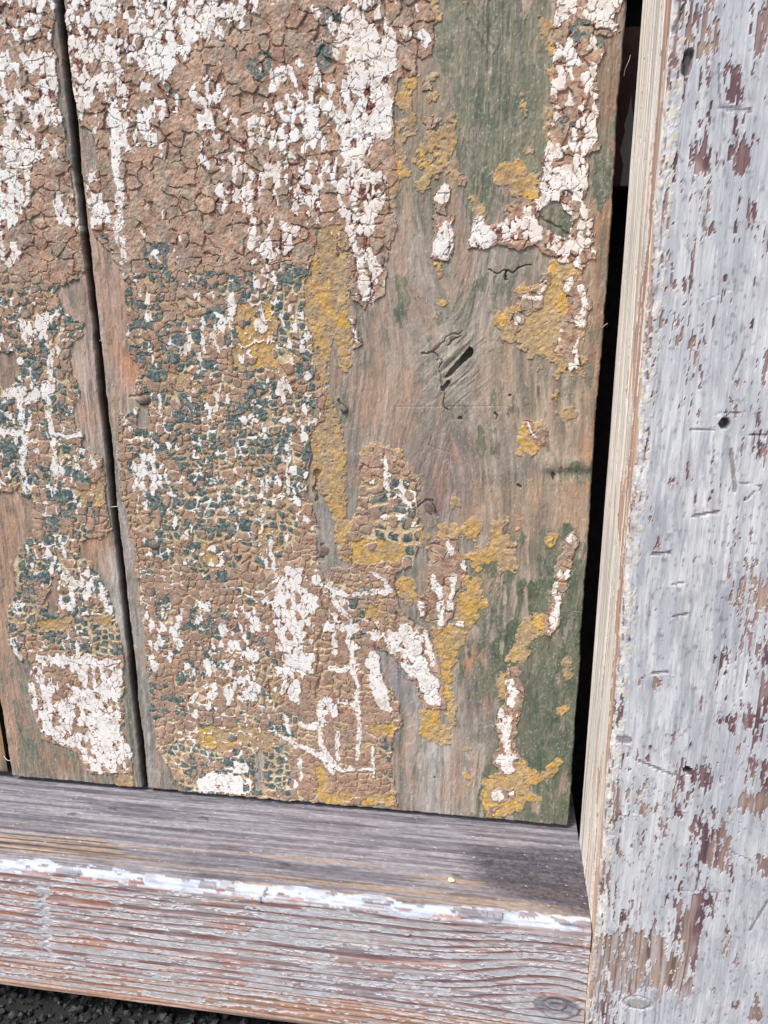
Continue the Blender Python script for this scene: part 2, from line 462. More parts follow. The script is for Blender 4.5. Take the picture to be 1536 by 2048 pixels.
TEAL = [  # outline, share of chips whose brown is gone
    ([(250, 560), (640, 530), (640, 760), (610, 1000), (560, 1130), (300, 1130), (240, 830)], .34), ([(380, 800), (620, 790), (610, 1010), (540, 1130), (330, 1130), (320, 950)], .56),
    ([(255, 480), (345, 480), (345, 570), (262, 575)], .7), ([(545, 520), (610, 540), (612, 720), (555, 720)], .8), ([(280, 1130), (560, 1130), (560, 1480), (300, 1480)], .18),
    ([(320, 1480), (580, 1480), (580, 1590), (360, 1590)], .5), ([(530, 1500), (578, 1500), (578, 1585), (530, 1580)], .85), ([(740, 960), (840, 960), (840, 1120), (760, 1110)], .6),
    ([(-100, 590), (175, 560), (170, 900), (210, 1100), (0, 1100), (-200, 900)], .42), ([(0, 1090), (230, 1100), (245, 1310), (10, 1300)], .55), ([(180, 1240), (245, 1240), (248, 1310), (190, 1300)], .9),
    ([(85, 1250), (150, 1255), (150, 1280), (85, 1280)], .8), ([(760, 1470), (800, 1460), (800, 1560), (770, 1560)], .4), ([(645, 1160), (740, 1150), (740, 1270), (700, 1280)], .3), ([(530, 1420), (600, 1430), (600, 1480), (540, 1480)], .6),
]
TEAL_BLOTS = [  # stains of teal showing on the smoother brown
    [(630, 90), (665, 85), (668, 125), (648, 150), (630, 130)], [(500, 115), (545, 108), (550, 140), (520, 160), (500, 140)], [(640, 20), (690, 25), (685, 60), (655, 70)], [(585, 50), (605, 52), (604, 70), (588, 70)],
    [(330, 165), (360, 175), (350, 190)], [(1140, 35), (1180, 35), (1178, 70), (1150, 90), (1138, 78)], [(1110, 228), (1150, 235), (1150, 280), (1120, 275)], [(290, 490), (345, 480), (340, 560), (300, 570)], [(200, 470), (225, 470), (222, 490), (205, 495)],
    [(1190, 60), (1222, 68), (1215, 100), (1190, 100)], [(0, 560), (45, 590), (30, 620), (-20, 610)], [(70, 560), (100, 545), (105, 570), (75, 575)], [(0, 650), (30, 650), (30, 695), (-10, 700)], [(1130, 375), (1160, 372), (1160, 395), (1132, 395)],
]
WHITE = [  # outline, share of the topmost white left on the coat
    ([(128, -120), (880, -120), (780, 600), (640, 450), (560, 560), (250, 560), (180, 440), (150, 215)], .03),
    ([(128, -120), (240, -120), (236, 60), (275, 85), (268, 130), (240, 165), (250, 212), (215, 218), (205, 190), (150, 218), (138, 60)], .74),
    ([(240, -120), (285, -120), (280, 100), (330, 160), (255, 215), (240, 160)], .38), ([(280, -120), (540, -120), (515, 18), (475, 50), (430, 70), (405, 92), (395, 112), (355, 132), (330, 160), (290, 152), (280, 120), (258, 92), (262, 50)], .82),
    ([(212, 215), (300, 200), (330, 188), (375, 190), (390, 230), (320, 240), (310, 290), (240, 300)], .5), ([(162, 366), (180, 370), (206, 410), (224, 432), (200, 442), (180, 462)], .97),
    ([(376, 176), (430, 148), (462, 190), (440, 240), (400, 245)], .55), ([(390, 240), (540, 230), (540, 400), (440, 440), (400, 300)], .27), ([(535, 160), (600, 110), (622, 150), (690, 168), (700, 440), (620, 452), (545, 400), (528, 250)], .46),
    ([(688, -120), (745, -120), (758, 40), (796, 80), (790, 112), (786, 172), (780, 262), (746, 282), (740, 330), (776, 352), (770, 402), (750, 432), (745, 500), (762, 540), (742, 602), (715, 612), (718, 540), (706, 480), (690, 432), (684, 380), (698, 330), (688, 260), (680, 200), (690, 150), (675, 110)], .86),
    ([(440, 300), (540, 300), (540, 440), (480, 422), (440, 360)], .32), ([(490, 458), (560, 440), (612, 470), (560, 522), (500, 522)], .5), ([(590, 490), (625, 490), (625, 550), (595, 550)], .3),
    ([(244, 560), (640, 540), (640, 1130), (290, 1130), (240, 830)], .05), ([(262, 902), (310, 905), (330, 960), (310, 995), (270, 985)], .7), ([(555, 740), (610, 760), (605, 1000), (560, 1010)], .14), ([(400, 1010), (560, 1010), (640, 1010), (640, 1130), (450, 1130)], .07),
    ([(288, 1225), (340, 1230), (345, 1330), (300, 1340)], .45), ([(340, 1200), (560, 1200), (560, 1400), (330, 1440)], .16), ([(400, 1290), (530, 1290), (525, 1400), (420, 1400)], .42),
    ([(550, 1170), (575, 1128), (612, 1134), (640, 1150), (642, 1200), (624, 1232), (628, 1332), (602, 1402), (575, 1408), (558, 1360), (570, 1320), (545, 1230)], .72), ([(565, 1170), (600, 1180), (605, 1235), (580, 1240)], .55),
    ([(640, 1180), (720, 1200), (720, 1300), (660, 1330), (640, 1260)], .22), ([(738, 1310), (756, 1302), (766, 1350), (774, 1380), (778, 1424), (755, 1412), (738, 1370)], .96), ([(640, 1390), (720, 1390), (700, 1430), (645, 1450)], .45),
    ([(798, 1248), (832, 1258), (846, 1310), (872, 1370), (882, 1412), (850, 1404), (834, 1360), (804, 1330), (804, 1300)], .97), ([(772, 1258), (800, 1264), (800, 1312), (780, 1302)], .92),
    ([(398, 1560), (420, 1545), (440, 1550), (502, 1558), (498, 1584), (400, 1582)], .95), ([(458, 1522), (496, 1522), (492, 1548), (464, 1548)], .7), ([(560, 1560), (610, 1560), (610, 1575), (570, 1575)], .4), ([(735, 1255), (762, 1250), (764, 1275), (738, 1278)], .8),
    ([(1092, 60), (1115, -120), (1252, -120), (1244, 62), (1190, 66), (1196, 112), (1186, 270), (1170, 300), (1176, 372), (1160, 402), (1186, 432), (1186, 522), (1160, 542), (1075, 492), (1000, 482), (940, 492), (942, 440), (1010, 450), (1085, 350)], .62),
    ([(1165, -120), (1240, -120), (1236, 55), (1200, 55), (1180, 20)], .99), ([(1110, 215), (1150, 220), (1150, 285), (1110, 285)], .12), ([(1090, 285), (1170, 285), (1172, 370), (1085, 405)], .72), ([(1130, 20), (1182, 25), (1180, 85), (1135, 95)], .15), ([(1010, 395), (1075, 405), (1060, 440), (1020, 430)], .2),
    ([(874, 402), (885, 368), (901, 374), (898, 396), (885, 412)], .98), ([(868, 490), (890, 450), (908, 444), (906, 500), (895, 518), (870, 512)], .98), ([(829, 74), (846, 60), (859, 80), (850, 101)], .98), ([(812, 66), (822, 66), (820, 80), (812, 80)], .9),
    ([(948, 440), (966, 430), (972, 470), (960, 492), (946, 488)], .95), ([(1102, 660), (1160, 650), (1160, 735), (1125, 735)], .4), ([(924, 1126), (932, 1128), (930, 1142), (922, 1140)], .95), ([(915, 1240), (930, 1243), (925, 1253), (913, 1250)], .95),
    ([(1128, 1066), (1152, 1062), (1146, 1140), (1118, 1180), (1128, 1110)], .5), ([(1108, 1180), (1124, 1180), (1116, 1240), (1100, 1262), (1098, 1240)], .8), ([(1012, 1360), (1046, 1370), (1036, 1440), (1000, 1440)], .62), ([(1002, 1425), (1024, 1430), (1022, 1478), (1006, 1476)], .96),
    ([(996, 1515), (1013, 1488), (1030, 1505), (1022, 1540), (1002, 1540)], .98), ([(985, 1584), (1004, 1580), (1004, 1594), (986, 1598)], .95), ([(1014, 1580), (1028, 1582), (1026, 1592), (1014, 1592)], .95), ([(976, 1612), (990, 1612), (988, 1624), (976, 1622)], .7),
    # narrow board
    ([(-700, -120), (110, -120), (120, 180), (140, 330), (-700, 330)], .36), ([(-700, -120), (100, -120), (100, 60), (-700, 80)], .22), ([(74, 100), (116, 105), (120, 190), (112, 215), (80, 190)], .92), ([(0, 90), (30, 95), (26, 180), (0, 190)], .7), ([(50, 60), (80, 60), (84, 110), (58, 100)], .6),
    ([(-20, 275), (40, 285), (66, 330), (60, 400), (30, 450), (0, 470), (-40, 400)], .72), ([(35, 290), (70, 290), (72, 355), (45, 365)], .8), ([(118, 400), (140, 400), (140, 450), (122, 455)], .75), ([(60, 220), (112, 200), (115, 240), (70, 240)], .6), ([(0, 470), (40, 470), (40, 545), (0, 545)], .5), ([(150, 375), (164, 380), (168, 470), (156, 470)], .5),
    ([(-100, 560), (175, 560), (215, 1000), (0, 1000)], .05), ([(15, 770), (40, 762), (100, 764), (98, 790), (50, 806), (28, 800)], .9), ([(60, 640), (110, 620), (112, 640), (70, 690), (50, 690)], .55), ([(120, 1150), (222, 1150), (222, 1230), (130, 1215)], .32), ([(50, 1100), (130, 1060), (150, 1150), (90, 1180)], .25),
    ([(74, 1310), (150, 1302), (240, 1318), (252, 1330), (247, 1392), (242, 1460), (264, 1502), (258, 1542), (180, 1542), (168, 1500), (120, 1482), (86, 1470), (60, 1392), (58, 1340)], .62), ([(170, 1370), (248, 1345), (244, 1460), (262, 1502), (256, 1542), (185, 1540), (160, 1450)], .82), ([(95, 1335), (152, 1330), (150, 1362), (98, 1366)], .08), ([(175, 1330), (205, 1335), (200, 1380), (180, 1375)], .25),
    ([(105, 1365), (150, 1375), (150, 1400), (115, 1400)], .3),
]
WHITE_LINES = [  # strokes of white: points, width
    ([(230, 216), (235, 300), (241, 380), (243, 450), (247, 525)], 15), ([(660, 1168), (670, 1208), (700, 1240), (704, 1300), (714, 1400), (718, 1512)], 11), ([(643, 1398), (642, 1490), (668, 1532), (684, 1538)], 13), ([(562, 1466), (600, 1492), (640, 1510), (668, 1542)], 12),
    ([(676, 1462), (672, 1532)], 8), ([(751, 1496), (747, 1552)], 8), ([(664, 1332), (716, 1334)], 13), ([(606, 1448), (642, 1452)], 14), ([(662, 1540), (750, 1534)], 8), ([(850, 1268), (866, 1330)], 12), ([(868, 1160), (880, 1200), (882, 1245)], 16), ([(906, 1152), (900, 1215)], 11),
    ([(840, 1205), (843, 1224)], 12), ([(748, 1145), (775, 1165), (780, 1180)], 9), ([(662, 1178), (692, 1188)], 13), ([(708, 1190), (740, 1186), (780, 1184)], 11), ([(892, 1088), (900, 1106)], 11), ([(1050, 592), (1076, 594), (1088, 558)], 8), ([(1030, 636), (1034, 650)], 9), ([(1130, 572), (1140, 565)], 14),
    ([(1164, 572), (1172, 610), (1162, 645)], 13), ([(1058, 848), (1066, 858), (1072, 870)], 4), ([(574, 1434), (580, 1462)], 9), ([(604, 1520), (600, 1558)], 8), ([(520, 590), (526, 640)], 8), ([(462, 590), (465, 650)], 8), ([(705, 640), (715, 690)], 5),
    ([(720, 505), (728, 580)], 14), ([(768, 920), (780, 990)], 9), ([(800, 985), (822, 1008)], 8), ([(46, 800), (50, 980)], 13), ([(98, 796), (104, 870), (112, 950)], 12), ([(0, 858), (40, 860)], 10), ([(104, 870), (160, 866)], 8), ([(48, 640), (58, 690)], 14), ([(104, 700), (104, 760)], 13), ([(135, 1140), (148, 1200), (140, 1215)], 10),
    ([(200, 1170), (216, 1222)], 11), ([(30, 1200), (38, 1225)], 12), ([(28, 1280), (42, 1315)], 11), ([(160, 1280), (160, 1310)], 9), ([(75, 1318), (240, 1322)], 14), ([(170, 1320), (168, 1370)], 12), ([(540, 1065), (548, 1150)], 9), ([(580, 870), (576, 980)], 7), ([(410, 640), (412, 700)], 7), ([(320, 790), (322, 830)], 8), ([(430, 650), (440, 700)], 7),
]
GREEN = [  # outline, strength of the green undercoat on bare wood
    ([(868, -120), (1135, -120), (1100, 60), (1106, 130), (1102, 200), (1092, 300), (1085, 345), (985, 345), (985, 375), (1012, 402), (965, 470), (932, 480), (936, 420), (925, 330), (912, 270), (898, 180), (880, 150), (868, 80)], .95), ([(1072, 440), (1086, 412), (1112, 404), (1138, 438), (1134, 490), (1112, 470)], 1.),
    ([(1180, 300), (1230, 215), (1226, 330), (1205, 430), (1188, 440)], .75), ([(1165, 630), (1185, 610), (1190, 650), (1170, 665)], .9), ([(900, 560), (1000, 545), (1010, 610), (950, 690), (900, 700), (850, 690)], .35), ([(955, 770), (1090, 760), (1090, 830), (980, 840)], .4), ([(945, 850), (1000, 850), (990, 910), (950, 905)], .75), ([(1090, 935), (1185, 925), (1184, 960), (1100, 962)], .6),
    ([(940, 1120), (1000, 1060), (1168, 1050), (1168, 1330), (1136, 1650), (940, 1645), (955, 1560), (990, 1500), (1000, 1390), (950, 1400), (935, 1350), (950, 1250)], .86), ([(1060, 1280), (1130, 1290), (1120, 1500), (1050, 1520)], 1.), ([(1000, 1060), (1120, 1060), (1100, 1240), (1000, 1240)], .7), ([(905, 1300), (960, 1260), (960, 1400), (915, 1400)], .8), ([(790, 560), (830, 540), (800, 680), (760, 680)], .4),
    ([(20, 1300), (50, 1310), (75, 1540), (45, 1545), (30, 1450)], .55), ([(80, 1400), (120, 1480), (180, 1500), (160, 1545), (90, 1540)], .35), ([(248, 1380), (268, 1400), (278, 1560), (268, 1560)], .6), ([(660, 790), (690, 780), (696, 840), (670, 850)], .35), ([(1030, 1090), (1075, 1080), (1075, 1160), (1045, 1150)], .1), ([(985, 1150), (1010, 1150), (1010, 1200), (985, 1195)], .1),
]
WOOD_TINT = [  # outline, colour, amount: stains in the bare wood itself
    ([(680, 440), (1000, 440), (1000, 900), (800, 1100), (680, 800)], (158, 140, 128), .5), ([(690, 600), (800, 560), (880, 640), (880, 800), (700, 860)], (164, 144, 128), .5), ([(700, 760), (830, 740), (840, 900), (720, 880)], (176, 146, 124), .5), ([(820, 640), (980, 540), (1010, 640), (920, 800), (840, 760)], (150, 142, 132), .85),
    ([(800, 480), (1070, 490), (1050, 580), (860, 600)], (158, 148, 138), .7), ([(770, 880), (950, 860), (960, 1030), (850, 1060)], (140, 122, 118), .7), ([(950, 640), (1040, 700), (1190, 760), (1190, 930), (1100, 930), (960, 800)], (174, 152, 130), .6), ([(1190, 420), (1220, 420), (1190, 1000), (1160, 1000)], (160, 120, 92), .8), ([(1200, 60), (1250, 60), (1215, 560), (1185, 560)], (142, 108, 84), .8),
    ([(940, 960), (1190, 960), (1175, 1080), (960, 1080)], (168, 146, 122), .6), ([(180, 440), (260, 540), (262, 700), (290, 780), (240, 830), (200, 640)], (184, 150, 132), .8), ([(235, 690), (275, 690), (280, 770), (250, 770)], (200, 140, 106), .8), ([(230, 900), (262, 1020), (290, 1300), (320, 1560), (296, 1570), (240, 1020)], (172, 164, 158), .9),
    ([(258, 1020), (285, 1020), (300, 1130), (280, 1150)], (188, 142, 116), .6), ([(140, 690), (200, 690), (225, 900), (160, 890)], (182, 160, 146), .8), ([(160, 800), (185, 800), (188, 850), (165, 850)], (186, 134, 104), .7), ([(110, 560), (180, 560), (190, 660), (130, 640)], (170, 140, 126), .8), ([(150, 1070), (228, 1065), (240, 1160), (180, 1130)], (182, 142, 112), .8), ([(205, 1110), (240, 1100), (258, 1300), (225, 1230)], (186, 180, 172), .8),
    ([(-80, 970), (60, 985), (60, 1060), (20, 1250), (60, 1480), (40, 1545), (-80, 1545)], (176, 140, 116), .8), ([(100, 1150), (120, 1160), (120, 1230), (95, 1225)], (188, 142, 120), .9), ([(80, 1490), (170, 1520), (180, 1545), (60, 1545)], (172, 128, 98), .7), ([(105, -120), (132, -120), (152, 330), (138, 330), (118, 180)], (112, 108, 106), .85), ([(150, 255), (185, 262), (200, 330), (176, 352)], (120, 112, 108), .8),
    ([(790, 1400), (960, 1400), (950, 1640), (790, 1610)], (160, 148, 138), .8), ([(850, 1470), (900, 1480), (880, 1630), (840, 1620)], (178, 175, 168), .7), ([(755, 1290), (836, 1350), (840, 1420), (780, 1400)], (150, 148, 150), .9), ([(640, 980), (666, 1010), (668, 1160), (645, 1165)], (160, 156, 152), .9), ([(935, 1300), (975, 1270), (965, 1340), (920, 1345)], (170, 118, 82), .8), ([(940, 1280), (970, 1270), (965, 1300), (942, 1300)], (88, 74, 74), .9),
    ([(950, 1340), (975, 1335), (970, 1420), (945, 1430)], (94, 82, 84), .9), ([(1055, 1060), (1076, 1055), (1075, 1130), (1052, 1130)], (186, 158, 134), .9), ([(985, 1150), (1010, 1150), (1010, 1200), (985, 1195)], (172, 152, 132), .7), ([(0, 700), (34, 703), (34, 740), (25, 775), (0, 780)], (150, 122, 104), .8), ([(790, 150), (900, 150), (930, 350), (900, 420), (790, 440)], (160, 142, 118), .7),
    ([(660, 780), (690, 780), (700, 1000), (680, 1080)], (158, 152, 146), .8), ([(1240, 60), (1252, -120), (1220, -120)], (150, 110, 84), .8), ([(500, 1500), (530, 1500), (525, 1590), (500, 1588)], (176, 168, 158), .9),
]
SPLITS = [  # cracks in the wood: points, width, depth mm
    ([(868, 702), (895, 680), (925, 660)], 2.6, .6), ([(868, 702), (880, 725), (888, 760), (890, 790), (897, 825)], 2.6, .9), ([(888, 775), (900, 765)], 9, 2.5), ([(975, 540), (1000, 545), (1012, 548), (1040, 535), (1062, 528)], 2.8, 1.1),
    ([(1010, 548), (1012, 560)], 3.5, 1.5), ([(1134, 78), (1140, 70)], 3, 1), ([(985, 825), (992, 838)], 4, 1), ([(636, 938), (634, 960), (630, 1000)], 7, 1.2), ([(644, 1085), (644, 1120)], 7, .5), ([(680, 800), (690, 820)], 6, 1.), ([(645, 1175), (650, 1240), (640, 1310), (634, 1390)], 7, .6),
    ([(560, 1320), (590, 1340), (635, 1350)], 5, .6), ([(742, 1240), (770, 1300), (812, 1360)], 4, .5), ([(820, 1240), (845, 1280), (850, 1330)], 5, .6), ([(1104, 950), (1106, 952)], 8, 2.0), ([(1040, 967), (1042, 968)], 6, 1.5), ([(1020, 792), (1021, 793)], 5, 1.5), ([(926, 834), (927, 835)], 6, 1.5), ([(872, 1551), (874, 1552)], 5, 1.2),
    ([(1080, 430), (1130, 465), (1180, 520)], 4, .6), ([(838, 1010), (850, 1000), (868, 1005), (872, 1030)], 5, .9), ([(845, 705), (868, 702)], 4, .8), ([(900, 690), (920, 672)], 4, .8), ([(262, 790), (300, 785)], 6, .5),
]
TOOL_MARKS = [  # shallow dents in the wood: points, width, depth mm (minus = raised)
    ([(1100, 930), (1190, 925)], 40, -.6), ([(1105, 948), (1190, 948)], 22, .7), ([(938, 10), (985, 100)], 5, .25), ([(945, 60), (980, 120)], 5, .25), ([(935, 40), (978, 108)], 5, .25), ([(980, 0), (977, 140)], 8, .6), ([(940, 0), (986, 80)], 5, .25), ([(950, 0), (985, 60)], 5, .2),
    ([(900, 800), (840, 740)], 30, -.3), ([(905, 660), (850, 700)], 26, -.5), ([(920, 690), (890, 720)], 18, -.5), ([(940, 720), (910, 760)], 16, -.5), ([(790, 814), (1000, 812)], 2.5, .1), ([(850, 890), (900, 905)], 3, .1),
]


def board(name, x0, x1, z1, step, seed, label, core_depth, edge_amp):
    root = empty(name, ((x0 + x1) / 2, 0.0, 0.0))
    tag(root, label, 'board', 'painted boards of the door')
    nx = int(round((x1 - x0) / step)) + 1
    nz = int(round(z1 / step)) + 1
    xs = np.linspace(x0, x1, nx); zs = np.linspace(0, z1, nz)
    X, Z = np.meshgrid(xs, zs)
    U = X / PX; V = Z / PX
    wx = (fbm(U / 16, V / 16, 11, 3) - .5) * 16 + (fbm(U / 60, V / 60, 12, 2) - .5) * 12
    wz = (fbm(U / 16, V / 16, 21, 3) - .5) * 16 + (fbm(U / 60, V / 60, 22, 2) - .5) * 12
    S = Sheet(X, Z, X + wx * PX, Z + wz * PX, on_y)

    coat = np.zeros(X.shape, bool)
    for p in COAT: coat |= S.poly(p)
    for p in HOLES: coat &= ~S.poly(p)
    lines = np.zeros(X.shape, bool)
    for p, w in WHITE_LINES:
        lines |= S.stroke(p, w)
        coat |= S.stroke(p, w + 9)
    ochre = np.zeros(X.shape, bool)
    for p in OCHRE: ochre |= S.poly(p)
    crust = np.zeros(X.shape, bool)
    for p in ([(792, 140), (880, 150), (915, 280), (935, 370), (890, 350), (800, 430), (782, 400)], [(1000, 600), (1090, 530), (1180, 530), (1180, 660), (1165, 760), (1110, 760), (1030, 715), (985, 660)],
              [(850, 1040), (1040, 1030), (1030, 1160), (940, 1260), (850, 1240)]):
        crust |= S.poly(p)
    ochre |= crust & (fbm(U / 17, V / 20, 67, 4) > .555)
    oin = np.zeros(X.shape)
    for p, v in OCHRE_IN: oin = np.where(S.poly(p), v, oin)
    grout = np.zeros(X.shape, bool)
    for p in GROUT: grout |= S.poly(p)
    teal_p = np.zeros(X.shape)
    for p, v in TEAL: teal_p = np.where(S.poly(p), v, teal_p)
    blot = np.zeros(X.shape, bool)
    for p in TEAL_BLOTS: blot |= S.poly(p)
    wd = np.zeros(X.shape)
    for p, v in WHITE: wd = np.where(S.poly(p), v, wd)
    wd = np.where(wd > .94, wd, blur(wd, 4))
    gr = np.zeros(X.shape)
    for p, v in GREEN: gr = np.where(S.poly(p), v, gr)
    gr = blur(gr, 5)

    # --- bare wood: grain that bends round the knot by the split
    ku, kv = np.array(on_y(905, 735)) / PX
    du = U - ku; dv = V - kv
    bend = 60 * np.sign(du) * np.exp(-(np.abs(du) / 150) ** 1.5) * np.exp(-(dv / 170) ** 2) if name == 'wide_board' else 0
    gu = U + bend + (fbm(U / 90, V / 400, 41, 3) - .5) * 60
    grain = fbm(gu / 5.0, V / 130, 42, 4)
    grain2 = fbm(gu / 26.0, V / 600, 43, 3)
    fine = fbm(U / 3.2, V / 5, 44, 2)
    blotch = fbm(U / 70, V / 110, 45, 4)
    wood = mix(np.broadcast_to(lin((160, 148, 135)), X.shape + (3,)), lin((136, 129, 119)), sstep(.42, .62, blotch))
    for p, c, a in WOOD_TINT:
        m = blur(S.poly(p).astype(float), 10)
        if m.max() > 0:
            wood = mix(wood, lin(c), m * a * (0.58 + .5 * (fbm(U / 40, V / 60, 46, 3))))
    wood = wood * (0.56 + .80 * grain + .34 * (grain2 - .5))[..., None]
    grime = sstep(.50, .62, fbm(gu / 8, V / 34, 47, 4)) * (.30 + .7 * sstep(.42, .58, fbm(U / 60, V / 70, 49, 3)))
    wood = mix(wood, lin((104, 108, 96)), grime * .55)
    wood = mix(wood, lin((180, 140, 112)), sstep(.56, .66, fbm(gu / 16, V / 70, 50, 4)) * .3)
    h = 0.26 * (grain - .5) + .16 * (grain2 - .5) + .10 * (fine - .5) + .12 * sstep(.48, .62, fbm(gu / 7, V / 24, 48, 3))
    layer = np.zeros(X.shape, np.int8)

    gn = rank(.6 * fbm(gu / 10, V / 50, 51, 4) + .4 * fbm(U / 26, V / 40, 52, 4))
    gm = gn < gr
    gcol = mix(np.broadcast_to(lin((120, 119, 101)), X.shape + (3,)), lin((96, 103, 88)), sstep(.4, .62, fbm(U / 34, V / 60, 53, 4)))
    gcol = mix(gcol, lin((146, 138, 118)), sstep(.50, .68, fbm(gu / 6, V / 40, 54, 4)) * .55)
    gcol = gcol * (.8 + .4 * fine)[..., None]
    deep = blur(S.poly([(955, 1060), (1165, 1060), (1165, 1330), (1136, 1650), (940, 1645), (990, 1500)]).astype(float), 8)
    gcol = mix(gcol, lin((92, 100, 84)), deep * .5)
    gcol = mix(gcol, lin((62, 82, 56)), sstep(.56, .66, fbm(U / 22, V / 50, 55, 4)) * deep * .45)
    soft = np.clip((gr - gn) / .18, 0, 1)
    wood = mix(wood, gcol, np.where(gm, .55 + .45 * soft, 0))
    h = h + .06 * gm
    layer[gm & (gr > .3)] = 1
    col = wood.copy()

    # splits and dents go into the wood and whatever lies on it
    cut = np.zeros(X.shape)
    for p, w, d in SPLITS:
        q = S.dist(p, w, ragged=w < 12)
        cut = np.maximum(cut, d * sstep(w * .5 + 1.2, w * .5 - 1.6, q))
    slot = S.poly([(889, 756), (898, 741), (932, 702), (940, 692), (947, 699), (945, 711), (920, 731), (902, 752)], False)
    cut = np.maximum(cut, slot * (2.6 + 3.6 * sstep(0, 40, du + dv)))
    dent = np.zeros(X.shape)
    for p, w, d in TOOL_MARKS:
        q = S.dist(p, w * 1.2, ragged=False)
        q = np.where(np.isfinite(q), q, 1e6)
        dent += d * np.exp(-(q / (w * .5)) ** 2)
    if name == 'wide_board':     # raised, ringed wood round the knot
        rr = np.hypot(du * 1.0, dv * .8)
        al = (du + dv * .95) * .72; ac = (dv - du * .95) * .72
        kk = np.exp(-(rr / 66) ** 2.2) * (.7 + .6 * (fbm(U / 20, V / 20, 59, 3) - .3))
        rid = fbm(ac / 7 + .9 * fbm(U / 30, V / 30, 58, 2), al / 46, 57, 3)
        dent -= .30 * np.exp(-(rr / 75) ** 2) + kk * 1.1 * (rid - .5)
        col = mix(col, lin((156, 148, 134)) * (.58 + .84 * rid)[..., None], np.clip(kk, 0, 1) * .7)

    # --- ochre
    on = fbm(U / 6, V / 6, 61, 4)
    oc = mix(np.broadcast_to(lin((190, 152, 94)), X.shape + (3,)), lin((166, 138, 102)), sstep(.42, .62, fbm(U / 22, V / 26, 62, 4)))
    oc = mix(oc, lin((204, 164, 74)), sstep(.54, .66, fbm(U / 40, V / 40, 63, 3)) * .7)
    low = blur(S.poly([(690, 1050), (960, 1050), (1130, 1500), (1130, 1660), (620, 1640), (620, 1400)]).astype(float), 8)
    oc = mix(oc, lin((202, 162, 76)), low * .45)
    oc = mix(oc, lin((148, 132, 112)), sstep(.54, .62, fbm(U / 6, V / 7, 65, 3)) * .5)
    oc = mix(oc, lin((170, 150, 122)), sstep(.44, .62, fbm(U / 28, V / 40, 66, 4)) * .6)
    oc = oc * (.72 + .56 * on)[..., None]
    ob = blur(ochre.astype(float), 4) * .5 + fbm(U / 8, V / 8, 64, 3) * .9
    och = ~coat & (ob > .655) & (blur(ochre.astype(float), 3) > .25)
    thin_oc = sstep(.655, .80, ob)
    h_oc = .34 + .42 * (on - .5) + .14 * (fine - .5)
    h = np.where(och, h + (h_oc - h) * (.35 + .65 * thin_oc), h); layer[och] = 2; col = np.where(och[..., None], mix(col, oc, .35 + .65 * thin_oc), col)

    # --- the crazed coat
    ju = U + (fbm(U / 14, V / 14, 71, 2) - .5) * 9; jv = V + (fbm(U / 14, V / 14, 72, 2) - .5) * 9
    b1, be, br, br2, bx, by = voronoi(ju / 29, jv / 25, 73, .85, True)        # large plates
    ku2 = U + (fbm(U / 60, V / 60, 171, 2) - .5) * 34 + (fbm(U / 9, V / 9, 173, 2) - .5) * 5
    kv2 = V + (fbm(U / 60, V / 60, 172, 2) - .5) * 34 + (fbm(U / 9, V / 9, 174, 2) - .5) * 5
    sm = voronoi(ku2 / 18, kv2 / 17, 74 + seed, .62, True)
    lg = voronoi(ku2 / 29, kv2 / 26, 84 + seed, .7, True)
    pick = fbm(U / 55, V / 55, 175, 3) + (.08 if seed else 0) > .55
    t1, te, tr, tr2, tx, ty = [np.where(pick, q, p) for p, q in zip(sm, lg)]
    rough = fbm(U / 6, V / 6, 75, 3)
    brown = mix(np.broadcast_to(lin((176, 143, 121)), X.shape + (3,)), lin((153, 121, 103)), sstep(.38, .64, fbm(U / 30, V / 30, 76, 4)))
    brown = mix(brown, lin((148, 132, 117)), sstep(.47, .60, fbm(U / 18, V / 22, 77, 4)) * .8)
    brown = mix(brown, lin((190, 172, 150)), sstep(.54, .64, fbm(U / 9, V / 10, 177, 4)) * .5)
    brown = brown * (.70 + .46 * rough + .14 * fine)[..., None]
    lowz = np.where(grout, 1.0, 0.0)
    brown = mix(brown, lin((158, 128, 109)) * (.8 + .4 * rough)[..., None], lowz * .45)
    # plates
    crk = sstep(.008, .05, be + .50 * (fbm(U / 22, V / 22, 78, 2) - .50)) 
    hp = .58 + .34 * (rough - .5) + ((br - .5) * bx + (br2 - .5) * by) * .34 + .16 * (fbm(U / 9, V / 11, 79, 3) - .5) + .20 * (fine - .5)
    hpl = .58 + ((br - .5) * bx + (br2 - .5) * by) * .34 + .06 * (rough - .5)
    hp = hp - .60 * (1 - crk)
    # chips
    open_ = np.clip(fbm(U / 30, V / 30, 80, 3) - .41 + .13 * (teal_p > .45), 0, .3)
    gw = .028 + .80 * open_
    body = (te > gw) & (t1 < .92 - 1.1 * open_ + .3 * (tr2 - .5))
    gone = tr2 < oin
    bare_chip = (tr > .965) & ~gone
    clus = .45 + sstep(.36, .62, fbm(U / 40, V / 40, 181, 2)) * .9
    is_teal = (tr < teal_p * clus) & ~gone
    partial = fbm(U / 9, V / 9, 81, 3) + (tr2 - .5) * .5
    is_teal &= partial < .56 + .22 * tr2
    half = (tr < teal_p * clus * 1.8) & ~is_teal & (partial < .47) & ~gone
    dome = np.sqrt(np.clip((te - gw) / .30, 0, 1))
    hc = .46 + .13 * dome + .22 * (rough - .5) + .12 * (fine - .5) + ((tr - .5) * tx + (tr2 - .5) * ty) * .25
    hg = .20 + .26 * (rough - .5) + .12 * (fine - .5)
    cream = mix(np.broadcast_to(lin((204, 188, 156)), X.shape + (3,)), lin((184, 160, 126)), sstep(.4, .6, fbm(U / 13, V / 13, 82, 3)))
